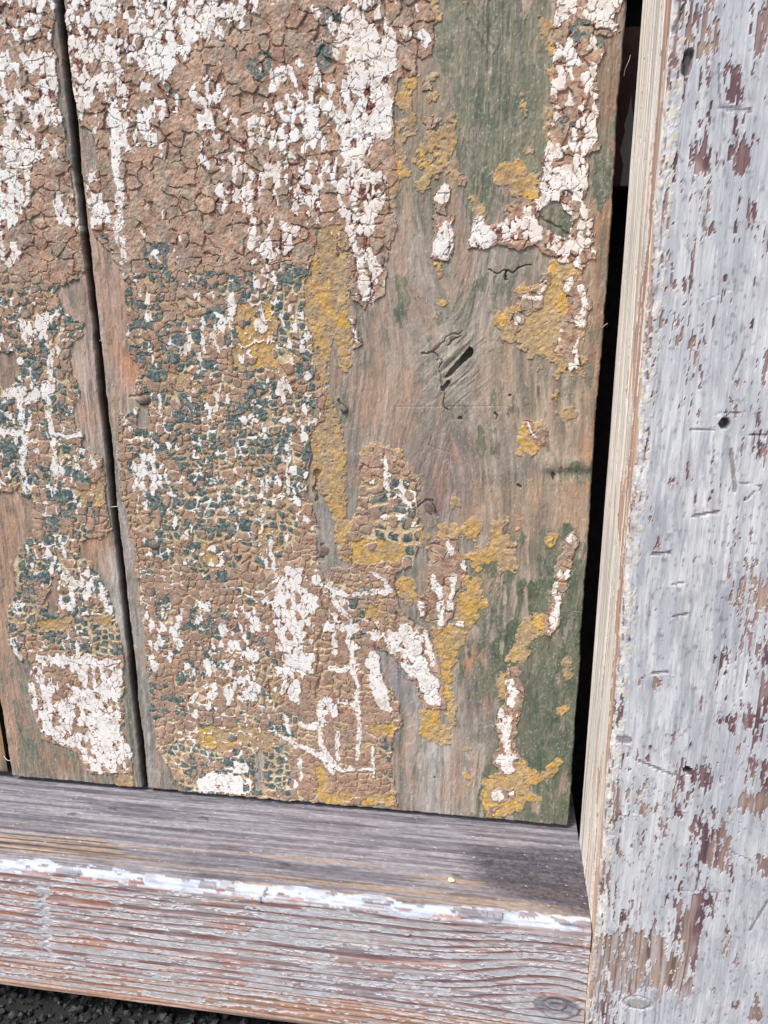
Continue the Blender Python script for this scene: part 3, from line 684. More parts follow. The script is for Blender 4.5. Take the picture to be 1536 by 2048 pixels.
    cream = mix(cream, lin((168, 140, 110)), sstep(.5, .62, fbm(U / 60, V / 60, 83, 3)) * .7) * (.82 + .36 * rough)[..., None]
    tealc = mix(np.broadcast_to(lin((62, 86, 88)), X.shape + (3,)), lin((98, 110, 104)), sstep(.4, .65, rough)) * (.8 + .4 * fine)[..., None]
    tealc = mix(tealc, lin((150, 150, 138)), sstep(.60, .72, fbm(U / 5, V / 7, 84, 3)) * .55)
    H = np.where(grout, np.where(body & ~gone, hc + .14 * (~is_teal), hg), hp)
    LY = np.where(grout, np.where(body & ~gone, np.where(is_teal | half, 3, 4), 2), 4)
    C = np.where((LY == 4)[..., None], brown, np.where((LY == 3)[..., None], tealc, cream))
    C = np.where((grout & gone)[..., None], oc, C)
    H = np.where(grout & gone, h_oc - .05, H)
    g2 = ~grout & (oin > 0) & (rank(fbm(U / 12, V / 12, 85, 4)) < oin)
    C = np.where(g2[..., None], oc, C); H = np.where(g2, h_oc, H); LY = np.where(g2, 2, LY)
    bl = blot & ~grout & (fbm(U / 8, V / 8, 86, 4) < .56)
    C = np.where(bl[..., None], mix(tealc, lin((110, 108, 100)), np.full(X.shape, .35)), C); H = np.where(bl, H - .1, H); LY = np.where(bl, 3, LY)

    # --- white, broken into chips
    c1, ce, cr, cr2, cx, cy = voronoi((U + (fbm(U / 9, V / 9, 91, 2) - .5) * 8) / 12, (V + (fbm(U / 9, V / 9, 92, 2) - .5) * 8) / 20, 93, .95)
    nw = rank(.80 * cr + .62 * fbm(U / 22, V / 28, 94, 3) + .24 * fbm(U / 5, V / 6, 95, 2))
    gapw = .03 + .22 * (fbm(U / 16, V / 20, 96, 3) - .42)
    sparse_gap = np.where(wd > .94, gapw - .03, gapw)
    white = (nw < wd) & (ce > sparse_gap)
    ln = fbm(U / 12, V / 12, 97, 3); nl = fbm(U / 70, V / 50, 197, 3)
    edge_line = grout & (te < np.maximum(gw * .9, .10)) & (ln > .58) & (nl > .50) & (teal_p > 0)
    white |= edge_line | (lines & (fbm(U / 7, V / 7, 98, 3) > .33) & (ce > .03))
    white &= coat & ~(grout & gone & (oin > .9))
    red = ~white & (nw < wd + .10) & (wd > .1) & (fbm(U / 13, V / 13, 99, 3) > .47) & (LY == 4)
    C = np.where(red[..., None], lin((112, 66, 58)) * (.75 + .5 * rough)[..., None], C)
    pink = sstep(.45, .6, fbm(U / 110, V / 110, 100, 2)) * (Z > .17) 
    wc = mix(np.broadcast_to(lin((230, 226, 220)), X.shape + (3,)), lin((226, 212, 200)), pink * .5)
    wc = mix(wc, lin((186, 168, 146)), sstep(.58, .7, fbm(U / 7, V / 9, 101, 4)) * .6)
    wc = wc * (.94 + .12 * cr2)[..., None]
    wdome = np.sqrt(np.clip((ce - sparse_gap) / .4, 0, 1))
    hw = np.where(grout, .60, hpl + .09 - .40 * (1 - crk)) + .02 * wdome + ((cr - .5) * cx + (cr2 - .5) * cy) * .07
    H = np.where(white, hw, H)
    H = np.where(~white & (nw < wd), H - .04, H)       # dark joints between white chips
    LY = np.where(white, 5, LY)
    C = np.where(white[..., None], wc, C)
    H = H + 0.0
    h = np.where(coat, H, h); layer = np.where(coat, LY, layer).astype(np.int8); col = np.where(coat[..., None], C, col)

    # pale specks painted as glints on dust, and fibres caught on the rough face
    spk = hsh(np.arange(X.size).reshape(X.shape), np.zeros(X.shape), 111 + seed) < .003 + .008 * (fbm(U / 50, V / 50, 112, 3) > .5)
    spk |= np.roll(spk, 1, 0) & (fine > .5)
    col = mix(col, lin((222, 218, 208)), spk * .4)
    fu = U + (fbm(U / 26, V / 26, 115, 2) - .5) * 60; fv = V + (fbm(U / 26, V / 26, 116, 2) - .5) * 60
    fib = fbm((fu + fv * .5) / 2.2, (fv - fu * .5) / 14, 113, 2)
    col = mix(col, lin((196, 186, 170)), sstep(.72, .82, fib) * .30 * (layer < 5))
    fib = fbm((fu - fv * .7) / 2.2, (fv + fu * .7) / 14, 114, 2)
    col = mix(col, lin((196, 186, 170)), sstep(.74, .82, fib) * .30 * (layer < 5))

    h = h - dent
    h = h - cut
    # worn arrises
    ed = np.minimum(X - x0, x1 - X)
    rad = .0007
    for e in (ed, Z):
        k = np.clip(1 - e / rad, 0, 1)
        h = h - 1000 * rad * (1 - np.sqrt(np.clip(1 - k * k, 0, 1)))
    h = np.clip(h, -8, 2)
    col = np.clip(col, .004, .9)

    # slightly uneven edges
    wob = (fbm(zs / PX / 120, zs * 0 + seed, 121, 3) - .5) * 2 * edge_amp + (fbm(zs / PX / 14, zs * 0 + seed, 122, 3) - .5) * .0005
    wob2 = (fbm(zs / PX / 120, zs * 0 + seed + 9, 123, 3) - .5) * 2 * edge_amp + (fbm(zs / PX / 14, zs * 0 + seed, 124, 3) - .5) * .0005
    fl = np.clip(1 - (X - x0) / .006, 0, 1); fr = np.clip(1 - (x1 - X) / .006, 0, 1)
    Xw = X + wob[:, None] * fl + wob2[:, None] * fr
    zwob = (fbm(xs / PX / 14, xs * 0 + seed, 125, 3) - .5) * .0007
    Zw = Z + zwob[None, :] * np.clip(1 - Z / .004, 0, 1)

    co = np.stack([Xw, -h / 1000, Zw], -1).reshape(-1, 3)
    cc = col.reshape(-1, 3)
    idx = np.arange(nx * nz).reshape(nz, nx)
    Q = np.stack([idx[:-1, :-1], idx[:-1, 1:], idx[1:, 1:], idx[1:, :-1]], -1)
    ql = np.maximum(np.maximum(layer[:-1, :-1], layer[:-1, 1:]), np.maximum(layer[1:, 1:], layer[1:, :-1]))

    def split(lv, part, stuff, mat, cap, minq):
        lab = components(ql == lv)
        f = lab.ravel(); ok = f >= 0
        qq = Q.reshape(-1, 4)[ok]; f = f[ok]
        if not len(f):
            return
        order = np.argsort(f, kind='stable'); qq = qq[order]; f = f[order]
        u, st, cn = np.unique(f, return_index=True, return_counts=True)
        big = np.argsort(-cn)[:cap]; big = big[cn[big] >= minq]
        rest = np.ones(len(f), bool)
        for k in big:
            sl = slice(st[k], st[k] + cn[k]); rest[sl] = False
            grid_part(part, co, cc, qq[sl], mat, root, smooth=False)
        if rest.any():
            grid_part(stuff, co, cc, qq[rest], mat, root, 'stuff', False)

    # wood front plus its edges and foot
    flatq = Q.reshape(-1, 4)[(ql == 0).ravel()]
    ys = (.004, .021)
    nb = len(co)
    extra = [co]; ecol = [cc]; eq = [flatq]
    dark = lin((84, 72, 62))  # side faces coloured darker to deepen the shade in the gap
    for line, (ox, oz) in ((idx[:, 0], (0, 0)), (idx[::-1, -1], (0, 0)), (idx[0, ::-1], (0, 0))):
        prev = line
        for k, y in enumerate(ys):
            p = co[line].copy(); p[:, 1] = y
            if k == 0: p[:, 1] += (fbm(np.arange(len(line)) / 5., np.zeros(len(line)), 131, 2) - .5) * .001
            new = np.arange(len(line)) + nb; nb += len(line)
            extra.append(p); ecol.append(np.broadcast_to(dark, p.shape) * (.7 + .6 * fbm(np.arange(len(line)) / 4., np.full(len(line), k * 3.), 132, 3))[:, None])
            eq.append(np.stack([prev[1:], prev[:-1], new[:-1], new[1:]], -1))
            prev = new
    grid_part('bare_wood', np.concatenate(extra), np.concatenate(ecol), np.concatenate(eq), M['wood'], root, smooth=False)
    if (ql == 1).any():
        split(1, 'green_undercoat', 'green_undercoat_traces', M['green'], 30, 150)
    split(2, 'ochre_paint', 'ochre_paint_crumbs', M['ochre'], 120, 60)
    split(3, 'teal_chip', 'teal_paint_crumbs', M['teal'], 280, 40)
    split(4, 'brown_coat', 'brown_paint_crumbs', M['brown'], 200, 60)
    split(5, 'white_flake', 'white_paint_crumbs', M['white'], 290, 30)
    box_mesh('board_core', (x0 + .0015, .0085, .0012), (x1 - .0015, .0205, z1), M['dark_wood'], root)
    return root


# ------------------------------------------------------------------ frame timbers: a section carried along a length
def arc(cx, cy, r, a0, a1, n):
    return [(cx + r * math.cos(a0 + (a1 - a0) * i / n), cy + r * math.sin(a0 + (a1 - a0) * i / n)) for i in range(n + 1)]


def section(pts, fine, coarse_from=None):
    """resample a polyline of the section; returns points, outward normals, running length"""
    out = []
    for (a, b, st) in pts:
        a = np.array(a); b = np.array(b)
        n = max(1, int(round(np.linalg.norm(b - a) / st)))
        out += [a + (b - a) * i / n for i in range(n)]
    out.append(np.array(pts[-1][1]))
    P = np.array(out)
    T = np.gradient(P, axis=0)
    T /= np.linalg.norm(T, axis=1)[:, None]
    Nn = np.stack([T[:, 1], -T[:, 0]], 1)
    return P, Nn


def poly_of(arcpts, st):
    return [(arcpts[i], arcpts[i + 1], st) for i in range(len(arcpts) - 1)]


POST_BARE = [  # outline on the post's front, share of paint left
    ([(1335, -150), (1460, -150), (1450, 30), (1440, 60), (1400, 110), (1350, 110)], .5), ([(1345, 20), (1440, 25), (1450, 95), (1400, 115), (1370, 112)], .22), ([(1460, 0), (1536, 0), (1536, 70), (1500, 60)], .55), ([(1335, 200), (1410, 210), (1410, 290), (1340, 300)], .62), ([(1320, 290), (1420, 280), (1425, 470), (1330, 480)], .42),
    ([(1310, 470), (1400, 470), (1410, 540), (1300, 560)], .62), ([(1340, 540), (1410, 550), (1400, 700), (1340, 720)], .45), ([(1410, 620), (1470, 600), (1470, 700), (1410, 700)], .7), ([(1500, 650), (1560, 640), (1560, 760), (1500, 760)], .6), ([(1290, 700), (1350, 720), (1345, 850), (1280, 860)], .72), ([(1400, 740), (1500, 730), (1500, 800), (1410, 810)], .75),
    ([(1480, 1120), (1560, 1090), (1560, 1340), (1500, 1320), (1470, 1230)], .38), ([(1340, 1260), (1440, 1260), (1440, 1330), (1350, 1330)], .66), ([(1450, 1290), (1536, 1280), (1536, 1460), (1470, 1420), (1440, 1390)], .45), ([(1480, 1400), (1536, 1400), (1540, 1600), (1500, 1590), (1480, 1500)], .42),
    ([(1225, 1510), (1340, 1515), (1340, 1620), (1220, 1640)], .5), ([(1340, 1520), (1430, 1520), (1470, 1600), (1450, 1740), (1420, 1740), (1390, 1700), (1350, 1640)], .34), ([(1400, 1650), (1460, 1660), (1460, 1750), (1400, 1720)], .08), ([(1480, 1590), (1580, 1585), (1580, 1622), (1480, 1622)], .03), ([(1350, 1690), (1400, 1690), (1400, 1800), (1355, 1810)], .5),
    ([(1350, 1800), (1410, 1790), (1400, 1880), (1385, 1990), (1350, 1985)], .1), ([(1170, 1860), (1230, 1862), (1300, 1870), (1360, 1850), (1352, 1985), (1330, 1975), (1240, 1990), (1165, 1990)], .1), ([(1505, 1710), (1560, 1712), (1560, 1750), (1520, 1750)], .05), ([(1470, 2005), (1485, 2000), (1480, 2030), (1468, 2025)], .05), ([(1505, 1995), (1525, 1990), (1520, 2045), (1505, 2030)], .05),
    ([(1160, 1990), (1240, 1995), (1230, 2150), (1150, 2150)], .25), ([(1400, 1800), (1430, 1790), (1425, 1840), (1395, 1850)], .4), ([(1515, 1820), (1560, 1800), (1560, 1860), (1515, 1870)], .5), ([(1460, 150), (1476, 150), (1474, 200), (1462, 205)], .05), ([(1455, 240), (1470, 240), (1468, 310), (1452, 320)], .05), ([(1480, 295), (1496, 295), (1490, 345), (1476, 330)], .05),
    ([(1505, 410), (1515, 412), (1512, 480), (1500, 470)], .05), ([(1465, 440), (1480, 445), (1475, 500), (1460, 490)], .1), ([(1505, 45), (1530, 40), (1528, 75), (1505, 72)], .1), ([(1500, 80), (1525, 78), (1515, 105), (1500, 100)], .1),
]
POST_TAN = [[(1345, 60), (1440, 60), (1470, 110), (1370, 118)], [(1380, 370), (1425, 370), (1415, 490), (1385, 520)], [(1220, 1560), (1330, 1560), (1330, 1615), (1215, 1630)], [(1480, 1590), (1580, 1585), (1580, 1622), (1480, 1622)], [(1160, 1860), (1370, 1855), (1372, 1990), (1160, 2000)], [(1440, 1170), (1500, 1170), (1500, 1220), (1450, 1220)], [(1480, 1130), (1540, 1120), (1540, 1240), (1490, 1240)]]
POST_DENTS = [([(1386, 1032), (1436, 1024)], 5, .5), ([(1448, 846), (1449, 848)], 14, 4), ([(1374, 1540), (1376, 1541)], 12, 4), ([(1305, 1108), (1340, 1106)], 6, .5), ([(1345, 1168), (1366, 1166)], 4, .4), ([(1347, 1233), (1374, 1228)], 5, .5), ([(1305, 1346), (1335, 1344)], 5, .5), ([(1380, 860), (1430, 858)], 3.5, .35), ([(1430, 828), (1480, 826)], 3, .3),
    ([(1438, 130), (1440, 210)], 3.5, .45), ([(1440, 215), (1500, 222)], 6, .35), ([(1378, 110), (1372, 140)], 12, 2.2), ([(1362, 20), (1350, 60)], 6, 1.0), ([(1278, 1522), (1310, 1535), (1345, 1550)], 5, .5), ([(1225, 1628), (1275, 1629)], 2.5, -.2), ([(1345, 1622), (1375, 1621)], 4, -.3),
    ([(1478, 965), (1520, 972)], 3, .3), ([(1492, 1000), (1508, 984)], 4, .3), ([(1500, 870), (1530, 872)], 5, .4), ([(1462, 900), (1470, 980)], 6, .5), ([(1465, 760), (1490, 700)], 3, .3), ([(1415, 600), (1460, 580)], 3, .2), ([(1240, 1478), (1255, 1480)], 14, .5), ([(1455, 1700), (1500, 1720)], 3, .3), ([(1350, 1780), (1450, 1784)], 3, .25), ([(1500, 1860), (1536, 1800)], 5, .3)]


def build_post():
    root = empty('door_post', (POST_X + .05, -.02, -.12))
    tag(root, 'upright post of pale scraped paint beside the wide crazed board', 'door frame')
    r = .0022; xr = POST_X + .095
    a = arc(POST_X + r, POST_Y + r, r, math.pi, 1.5 * math.pi, 8)
    c = arc(POST_X + .0012, -.0062, .0012, .5 * math.pi, math.pi, 5)
    segs = [((POST_X + .012, .03), (POST_X + .012, -.0050), .003), ((POST_X + .012, -.0050), c[0], .002)] + poly_of(c, .0005) + [(c[-1], a[0], .00042)] + poly_of(a, .0006) + [(a[-1], (POST_X + .064, POST_Y), .00030), ((POST_X + .064, POST_Y), (xr - .003, POST_Y), .0009), ((xr - .003, POST_Y), (xr, POST_Y + .003), .001), ((xr, POST_Y + .003), (xr, .03), .006)]
    P, Nn = section(segs, None)
    z0, z1 = -.0735, .315
    zs = np.concatenate([np.linspace(z0, z1, int((z1 - z0) / .00058))])
    A = np.broadcast_to(P[:, 0][None], (len(zs), len(P))).copy(); Y = np.broadcast_to(P[:, 1][None], A.shape).copy()
    Z = np.broadcast_to(zs[:, None], A.shape).copy()
    front = (Y < POST_Y + r * .9) & (A < xr - .001)
    side = (A < POST_X + r * .9) & ~front
    # running coordinate across the section in px units, 0 on the arris
    s = np.cumsum(np.r_[0, np.linalg.norm(np.diff(P, axis=0), axis=1)])
    s0 = s[np.argmin(np.hypot(P[:, 0] - POST_X - .0006, P[:, 1] - POST_Y - .0006))]
    Sx = np.broadcast_to(((s - s0) / PX)[None], A.shape); V = Z / PX
    w = (fbm(Sx / 9, V / 26, 201, 3) - .5) * 10; w2 = (fbm(Sx / 9, V / 30, 202, 3) - .5) * 26
    F = Sheet(A, Z, A + w * PX, Z + w2 * PX, lambda u, v: on_y(u, v, POST_Y))
    gs = Sx + (fbm(Sx / 120, V / 700, 203, 2) - .5) * 60 + (fbm(Sx / 60, V / 160, 235, 2) - .5) * 14
    grain = fbm(gs / 3.2, V / 260, 204, 4); grain2 = fbm(gs / 11, V / 900, 205, 3)
    fine = fbm(Sx / 3, V / 6, 206, 2)
    # timber
    wood = mix(np.broadcast_to(lin((128, 100, 100)), A.shape + (3,)), lin((104, 80, 84)), sstep(.4, .6, fbm(Sx / 14, V / 60, 207, 3)))
    wood = mix(wood, lin((164, 142, 132)), sstep(.46, .62, fbm(Sx / 20, V / 90, 208, 3)) * .7)
    tan = np.zeros(A.shape)
    for p in POST_TAN: tan = np.maximum(tan, F.poly(p))
    tan = blur(tan, 4) * front
    wood = mix(wood, lin((172, 150, 132)), tan * .7)
    # lower tan part: dark furrows between harder lines
    fur = blur(F.poly([(1150, 1850), (1390, 1850), (1385, 2000), (1150, 2160)]).astype(float), 4)
    ph = np.sin((gs + 14 * (grain2 - .5)) * 2 * math.pi / 17)
    wood = mix(wood, lin((112, 84, 78)), fur * sstep(.55, .95, ph) * .7)
    wood = mix(wood, lin((172, 166, 166)), fur * sstep(.44, .58, fbm(gs / 7, V / 60, 236, 3)) * .7)
    wood = wood * (.66 + .66 * grain)[..., None]
    h = .16 * (grain - .5) + .18 * (grain2 - .5) + .06 * (fine - .5) - .22 * fur * sstep(.3, 1, ph)
    # paint left on the front
    dens = np.where(front, .955, .9)
    dens = np.where(front & (Sx < 30), .80, dens)
    for p, v in POST_BARE:
        dens = np.where(F.poly(p) & front, (v + .08) if v < .15 else min(.975, v + .27), dens)
    dens = np.where(F.poly([(1430, 1760), (1600, 1640), (1600, 2160), (1380, 2160), (1390, 2000)]) & front & (dens > .6), .985, dens)
    dens = np.where(F.poly([(1260, 850), (1460, 850), (1450, 1250), (1340, 1500), (1240, 1490)]) & front & (dens > .7), .985, dens)
    dens = blur(dens, 2)
    n1 = fbm(gs / 4.5, V / 26, 211, 4); n2 = fbm(gs / 15, V / 52, 212, 3); n3 = fbm(Sx / 4, V / 9, 213, 3)
    pn = rank(.55 * n1 + .42 * n2 + .34 * n3 + .2 * grain)
    # side: cream paint, worn in lines and gone along the arris
    sd = np.where(Sx < -20, .93, np.where(Sx < -12, .55, .25))
    ragv = (fbm(V / 70, V * 0, 214, 3) - .5) * 26
    ragv = (fbm(V / 130, V * 0, 214, 3) - .5) * 150
    sd = np.where(Sx + ragv < -150, .93, np.where(Sx + ragv < -80, .74, np.where(Sx + ragv * .5 < -30, .22, np.where(Sx + ragv * .25 < -4, .40, .6))))
    sline = fbm(gs / 9, V / 500, 215, 3)
    spn = rank(.7 * sline + .25 * fbm(gs / 26, V / 90, 231, 3) + .12 * n3)
    paint = np.where(front, pn < dens, (spn < sd) & side) & ((A < xr - .001))
    swood = mix(np.broadcast_to(lin((196, 166, 142)), A.shape + (3,)), lin((166, 136, 124)), sstep(.44, .56, fbm(gs / 14, V / 700, 232, 3)))
    wood = np.where(side[..., None], swood * (.75 + .5 * grain)[..., None], wood)
    pcol = mix(np.broadcast_to(lin((208, 208, 207)), A.shape + (3,)), lin((192, 193, 195)), sstep(.4, .62, fbm(Sx / 50, V / 130, 216, 4)))
    scuff = sstep(.46, .60, fbm(gs / 4.5, V / 60, 217, 4)) * (.45 + .5 * blur(F.poly([(1240, 820), (1470, 820), (1480, 1500), (1220, 1480)]).astype(float), 12))
    pcol = mix(pcol, lin((160, 160, 168)), scuff * .6)
    pcol = mix(pcol, lin((134, 132, 142)), sstep(.58, .66, fbm(Sx / 9, V / 26, 234, 4)) * .22)
    thin = sstep(.10, 0, np.where(front, dens - pn, 1))
    pcol = mix(pcol, lin((160, 148, 152)), thin * .5)
    pcol = mix(pcol, lin((120, 116, 122)), sstep(.69, .76, fbm(Sx / 5, V / 8, 218, 3)) * .6)
    scol = mix(np.broadcast_to(lin((226, 221, 210)), A.shape + (3,)), lin((168, 158, 148)), sstep(.5, .62, fbm(gs / 7, V / 300, 233, 3)) * .75)
    scol = scol * (.88 + .3 * grain)[..., None]
    pcol = np.where(side[..., None], scol, pcol)
    crust = front & (Sx < 16) & (fbm(Sx / 5, V / 7, 219, 3) > .54)
    pcol = np.where(crust[..., None], mix(pcol, lin((206, 194, 172)), np.full(A.shape, .6)), pcol)
    h = np.where(paint, h * .7 + .26 + .04 * (n3 - .5) + .10 * crust, h)
    col = np.where(paint[..., None], pcol, wood)
    # chewed arris
    ar = np.exp(-(Sx / 9) ** 2)
    h = h - ar * (.9 * sstep(.45, .75, fbm(Sx / 12, V / 45, 220, 4)) + .3 * fbm(Sx / 5, V / 8, 221, 3))
    cut = np.zeros(A.shape)
    for p, wd_, d in POST_DENTS:
        q = F.dist(p, wd_ * 1.2, ragged=False) + (n3 - .5) * 2.5
        d = d if d > 1 else d * .6
        k = sstep(wd_ * .5 + 1.2, wd_ * .5 - 1.8, q)
        cut = np.where(np.abs(d * k) > np.abs(cut), d * k, cut)
    h = h - np.where(front, cut, 0)
    deepc = front & (np.abs(cut) > .12) & (cut > 0)
    col = mix(col, lin((96, 78, 74)), deepc * .6)
    # knot near the foot
    ku, kv = on_y(1275, 2005, POST_Y)
    kr = np.hypot((A - ku) / PX / 22, (Z - kv) / PX / 13)
    kn = front & (kr < 1.25)
    col = np.where(kn[..., None], mix(col, lin((150, 146, 142)), np.full(A.shape, .75)) * (.75 + .5 * fine)[..., None], col)
    h = h + np.where(front, -.5 * np.exp(-((kr - 1.1) / .14) ** 2) + .1 * (kr < 1), 0)
    spk = hsh(np.arange(A.size).reshape(A.shape), np.zeros(A.shape), 230) < .005
    col = mix(col, lin((232, 232, 232)), spk * .6)
    col = np.clip(col, .004, .9)
    off = h / 1000
    co = np.stack([A + Nn[:, 0][None] * off, Y + Nn[:, 1][None] * off, Z], -1).reshape(-1, 3)
    nz, ns = A.shape
    idx = np.arange(nz * ns).reshape(nz, ns)
    Q = np.stack([idx[:-1, :-1], idx[:-1, 1:], idx[1:, 1:], idx[1:, :-1]], -1)
    pq = paint[:-1, :-1] | paint[1:, 1:] | paint[:-1, 1:] | paint[1:, :-1]
    cc = col.reshape(-1, 3)
    grid_part('bare_timber', co, cc, Q[~pq], M['frame'], root, smooth=False)
    sq = side[:-1, :-1]
    grid_part('side_paint', co, cc, Q[pq & sq], M['frame_paint'], root, smooth=False)
    grid_part('front_paint', co, cc, Q[pq & ~sq], M['frame_paint'], root, smooth=False)
    box_mesh('timber_core', (POST_X + .014, POST_Y + .007, z0), (xr - .004, .03, z1), M['dark_wood'], root)
    return root


def build_rail():
    x0, x1 = -.105, POST_X - .0004
    root = empty('bottom_rail', ((x0 + x1) / 2, -.02, RAIL_BOT))
    tag(root, 'horizontal rail of ridged grey and red timber under the boards', 'door frame')
    r = .0040; rb = .0016
    a = arc(RAIL_Y + r, RAIL_TOP - r, r, .5 * math.pi, math.pi, 10)
    b = arc(RAIL_Y + rb, RAIL_BOT + rb, rb, math.pi, 1.5 * math.pi, 6)
    segs = [((.03, RAIL_TOP - .0022), (.006, RAIL_TOP - .0022), .003), ((.006, RAIL_TOP - .0022), a[0], .00036)] + poly_of(a, .0006) + [(a[-1], b[0], .00028)] + poly_of(b, .0005) + [(b[-1], (.03, RAIL_BOT), .004)]
    P, Nn = section(segs, None)
    Nn = -Nn
    xs = np.linspace(x0, x1, int((x1 - x0) / .00058))
    X = np.broadcast_to(xs[None, :], (len(P), len(xs))).copy()
    Y = np.broadcast_to(P[:, 0][:, None], X.shape).copy(); Z = np.broadcast_to(P[:, 1][:, None], X.shape).copy()
    s = np.cumsum(np.r_[0, np.linalg.norm(np.diff(P, axis=0), axis=1)])
    s0 = s[np.argmin(np.hypot(P[:, 0] - RAIL_Y - .0011, P[:, 1] - RAIL_TOP + .0011))]
    T = np.broadcast_to(((s - s0) / PX)[:, None], X.shape)     # minus = top face, plus = front face
    U = X / PX
    top = T < 0
    w = (fbm(U / 26, T / 9, 301, 3) - .5) * 26; w2 = (fbm(U / 26, T / 9, 302, 3) - .5) * 8
    FT = Sheet(X, Y, X + w * PX, Y + w2 * PX, lambda u, v: on_z(u, v, RAIL_TOP))
    FF = Sheet(X, Z, X + w * PX, Z + w2 * PX, lambda u, v: on_y(u, v, RAIL_Y))
    n1 = fbm(U / 110, T / 5, 303, 4); n2 = fbm(U / 500, T / 14, 304, 3); n3 = fbm(U / 9, T / 4, 305, 3); fine = fbm(U / 6, T / 3, 306, 2)
    # growth rings on the front, bending up over the knot by the post
    kx, kz = on_y(1112, 2012, RAIL_Y)
    du = (X - kx) / PX; dz = (Z - kz) / PX
    lift = 46 * np.exp(-(du / 150) ** 2) * np.exp(-((dz - 40) / 110) ** 2)
    gt = T + lift * (dz > -20) - lift * .6 * (dz <= -20) + (n2 - .5) * 14 + (fbm(U / 400, T / 60, 307, 2) - .5) * 16
    per = 17.0
    jit = fbm(gt / 90, U * 0 + 3, 308, 3)
    ph = (gt / per + 3 * jit) % 1.0
    ridge = sstep(.50, .72, ph) * sstep(1.0, .92, ph) * sstep(.22, .40, fbm(U / 170, gt / 10, 319, 3))
    redd = sstep(-120, 520, 900 - U)       # redder towards the free end
    leftness = np.clip((.09 - X) / .15, 0, 1)
    rcol = mix(np.broadcast_to(lin((132, 102, 102)), X.shape + (3,)), lin((174, 122, 96)), leftness * sstep(.35, .6, n1) * .9)
    gcol = mix(np.broadcast_to(lin((178, 168, 166)), X.shape + (3,)), lin((156, 144, 146)), sstep(.42, .6, n1))
    gcol = mix(gcol, lin((186, 142, 122)), sstep(.52, .66, fbm(U / 140, T / 18, 309, 3)) * .7)
    wood = mix(gcol, rcol, ridge * (.35 + .65 * sstep(.35, .6, fbm(U / 60, gt / 9, 321, 3))))
    low = sstep(225, 265, T)
    wood = mix(wood, lin((176, 138, 112)), low * .6)
    # top face
    tt = -T
    tcol = mix(np.broadcast_to(lin((144, 141, 146)), X.shape + (3,)), lin((116, 113, 120)), sstep(.42, .6, fbm(U / 240, T / 9, 310, 4)))
    tcol = mix(tcol, lin((160, 138, 116)), sstep(.53, .66, fbm(U / 420, T / 5, 311, 3)) * .75 * sstep(175, 90, tt))
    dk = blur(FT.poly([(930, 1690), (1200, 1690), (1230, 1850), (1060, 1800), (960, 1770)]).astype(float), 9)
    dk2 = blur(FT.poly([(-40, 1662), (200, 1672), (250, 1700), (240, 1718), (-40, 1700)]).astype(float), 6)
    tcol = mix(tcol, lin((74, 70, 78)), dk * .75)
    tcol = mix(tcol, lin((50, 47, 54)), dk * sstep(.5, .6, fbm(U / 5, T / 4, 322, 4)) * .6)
    st = sstep(.45, .6, np.sin(T * 2 * math.pi / 15 + 4 * n2))
    tcol = mix(tcol, lin((58, 56, 64)), dk2 * st * .85)
    tcol = mix(tcol, lin((176, 150, 118)), dk2 * (1 - st) * .6)
    tcol = mix(tcol, lin((76, 72, 76)), sstep(.56, .68, fbm(U / 130, T / 4, 320, 4)) * .6)
    tcol = tcol * (.66 + .64 * fbm(U / 9, T / 4, 312, 3))[..., None]
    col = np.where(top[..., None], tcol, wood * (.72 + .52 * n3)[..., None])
    h = np.where(top, .34 * (fbm(U / 240, T / 5, 313, 3) - .5) - .25 * dk2 * st, .30 * ridge + .22 * (n1 - .5)) + .12 * (n3 - .5)
    # paint: band on the nosing and rags over the front
    be = (fbm(U / 60, U * 0, 314, 4) - .5) * 26
    worn = sstep(500, 980, U) * .16
    band = (T + be > -18) & (T + be * .8 < 8)
    band &= fbm(U / 34, T / 8, 315, 4) > .345 + worn * .5
    pn = rank(.5 * fbm(U / 60, T / 7, 316, 4) + .3 * n3 - .42 * ridge + .25 * fbm(U / 200, T / 40, 317, 3))
    dens = np.where(T > 12, .30, 0.)
    dens = np.where(T > 150, .36, dens)
    for p, v in (([(520, 1790), (900, 1830), (880, 1900), (520, 1880)], .62), ([(0, 1745), (420, 1790), (420, 1850), (0, 1800)], .28), ([(70, 1760), (100, 1765), (106, 1905), (82, 1905)], .95), ([(225, 1800), (240, 1800), (246, 1840), (232, 1840)], .85), ([(140, 1905), (165, 1910), (175, 1960), (150, 1950)], .85), ([(1030, 1985), (1165, 1975), (1170, 2060), (1020, 2060)], .62), ([(940, 1890), (1170, 1900), (1170, 1980), (940, 1950)], .5)):
        dens = np.where(FF.poly(p) & (T > 10), v, dens)
    dens = blur(dens, 2)
    paint = (band & (T <= 14)) | ((pn > 1 - dens) & (T > 8) & (T < 300))
    pb = mix(np.broadcast_to(lin((184, 191, 201)), X.shape + (3,)), lin((156, 158, 167)), sstep(.46, .66, fbm(U / 26, T / 7, 318, 4)) * .8)
    pf = mix(np.broadcast_to(lin((178, 174, 172)), X.shape + (3,)), lin((194, 195, 198)), sstep(.45, .65, n3))
    pc = np.where((band & (T <= 14))[..., None], pb, pf)
    col = np.where(paint[..., None], pc * (.88 + .24 * fine)[..., None], col)
    h = np.where(paint, np.maximum(h, .10) + .12 + .05 * (fine - .5), h)
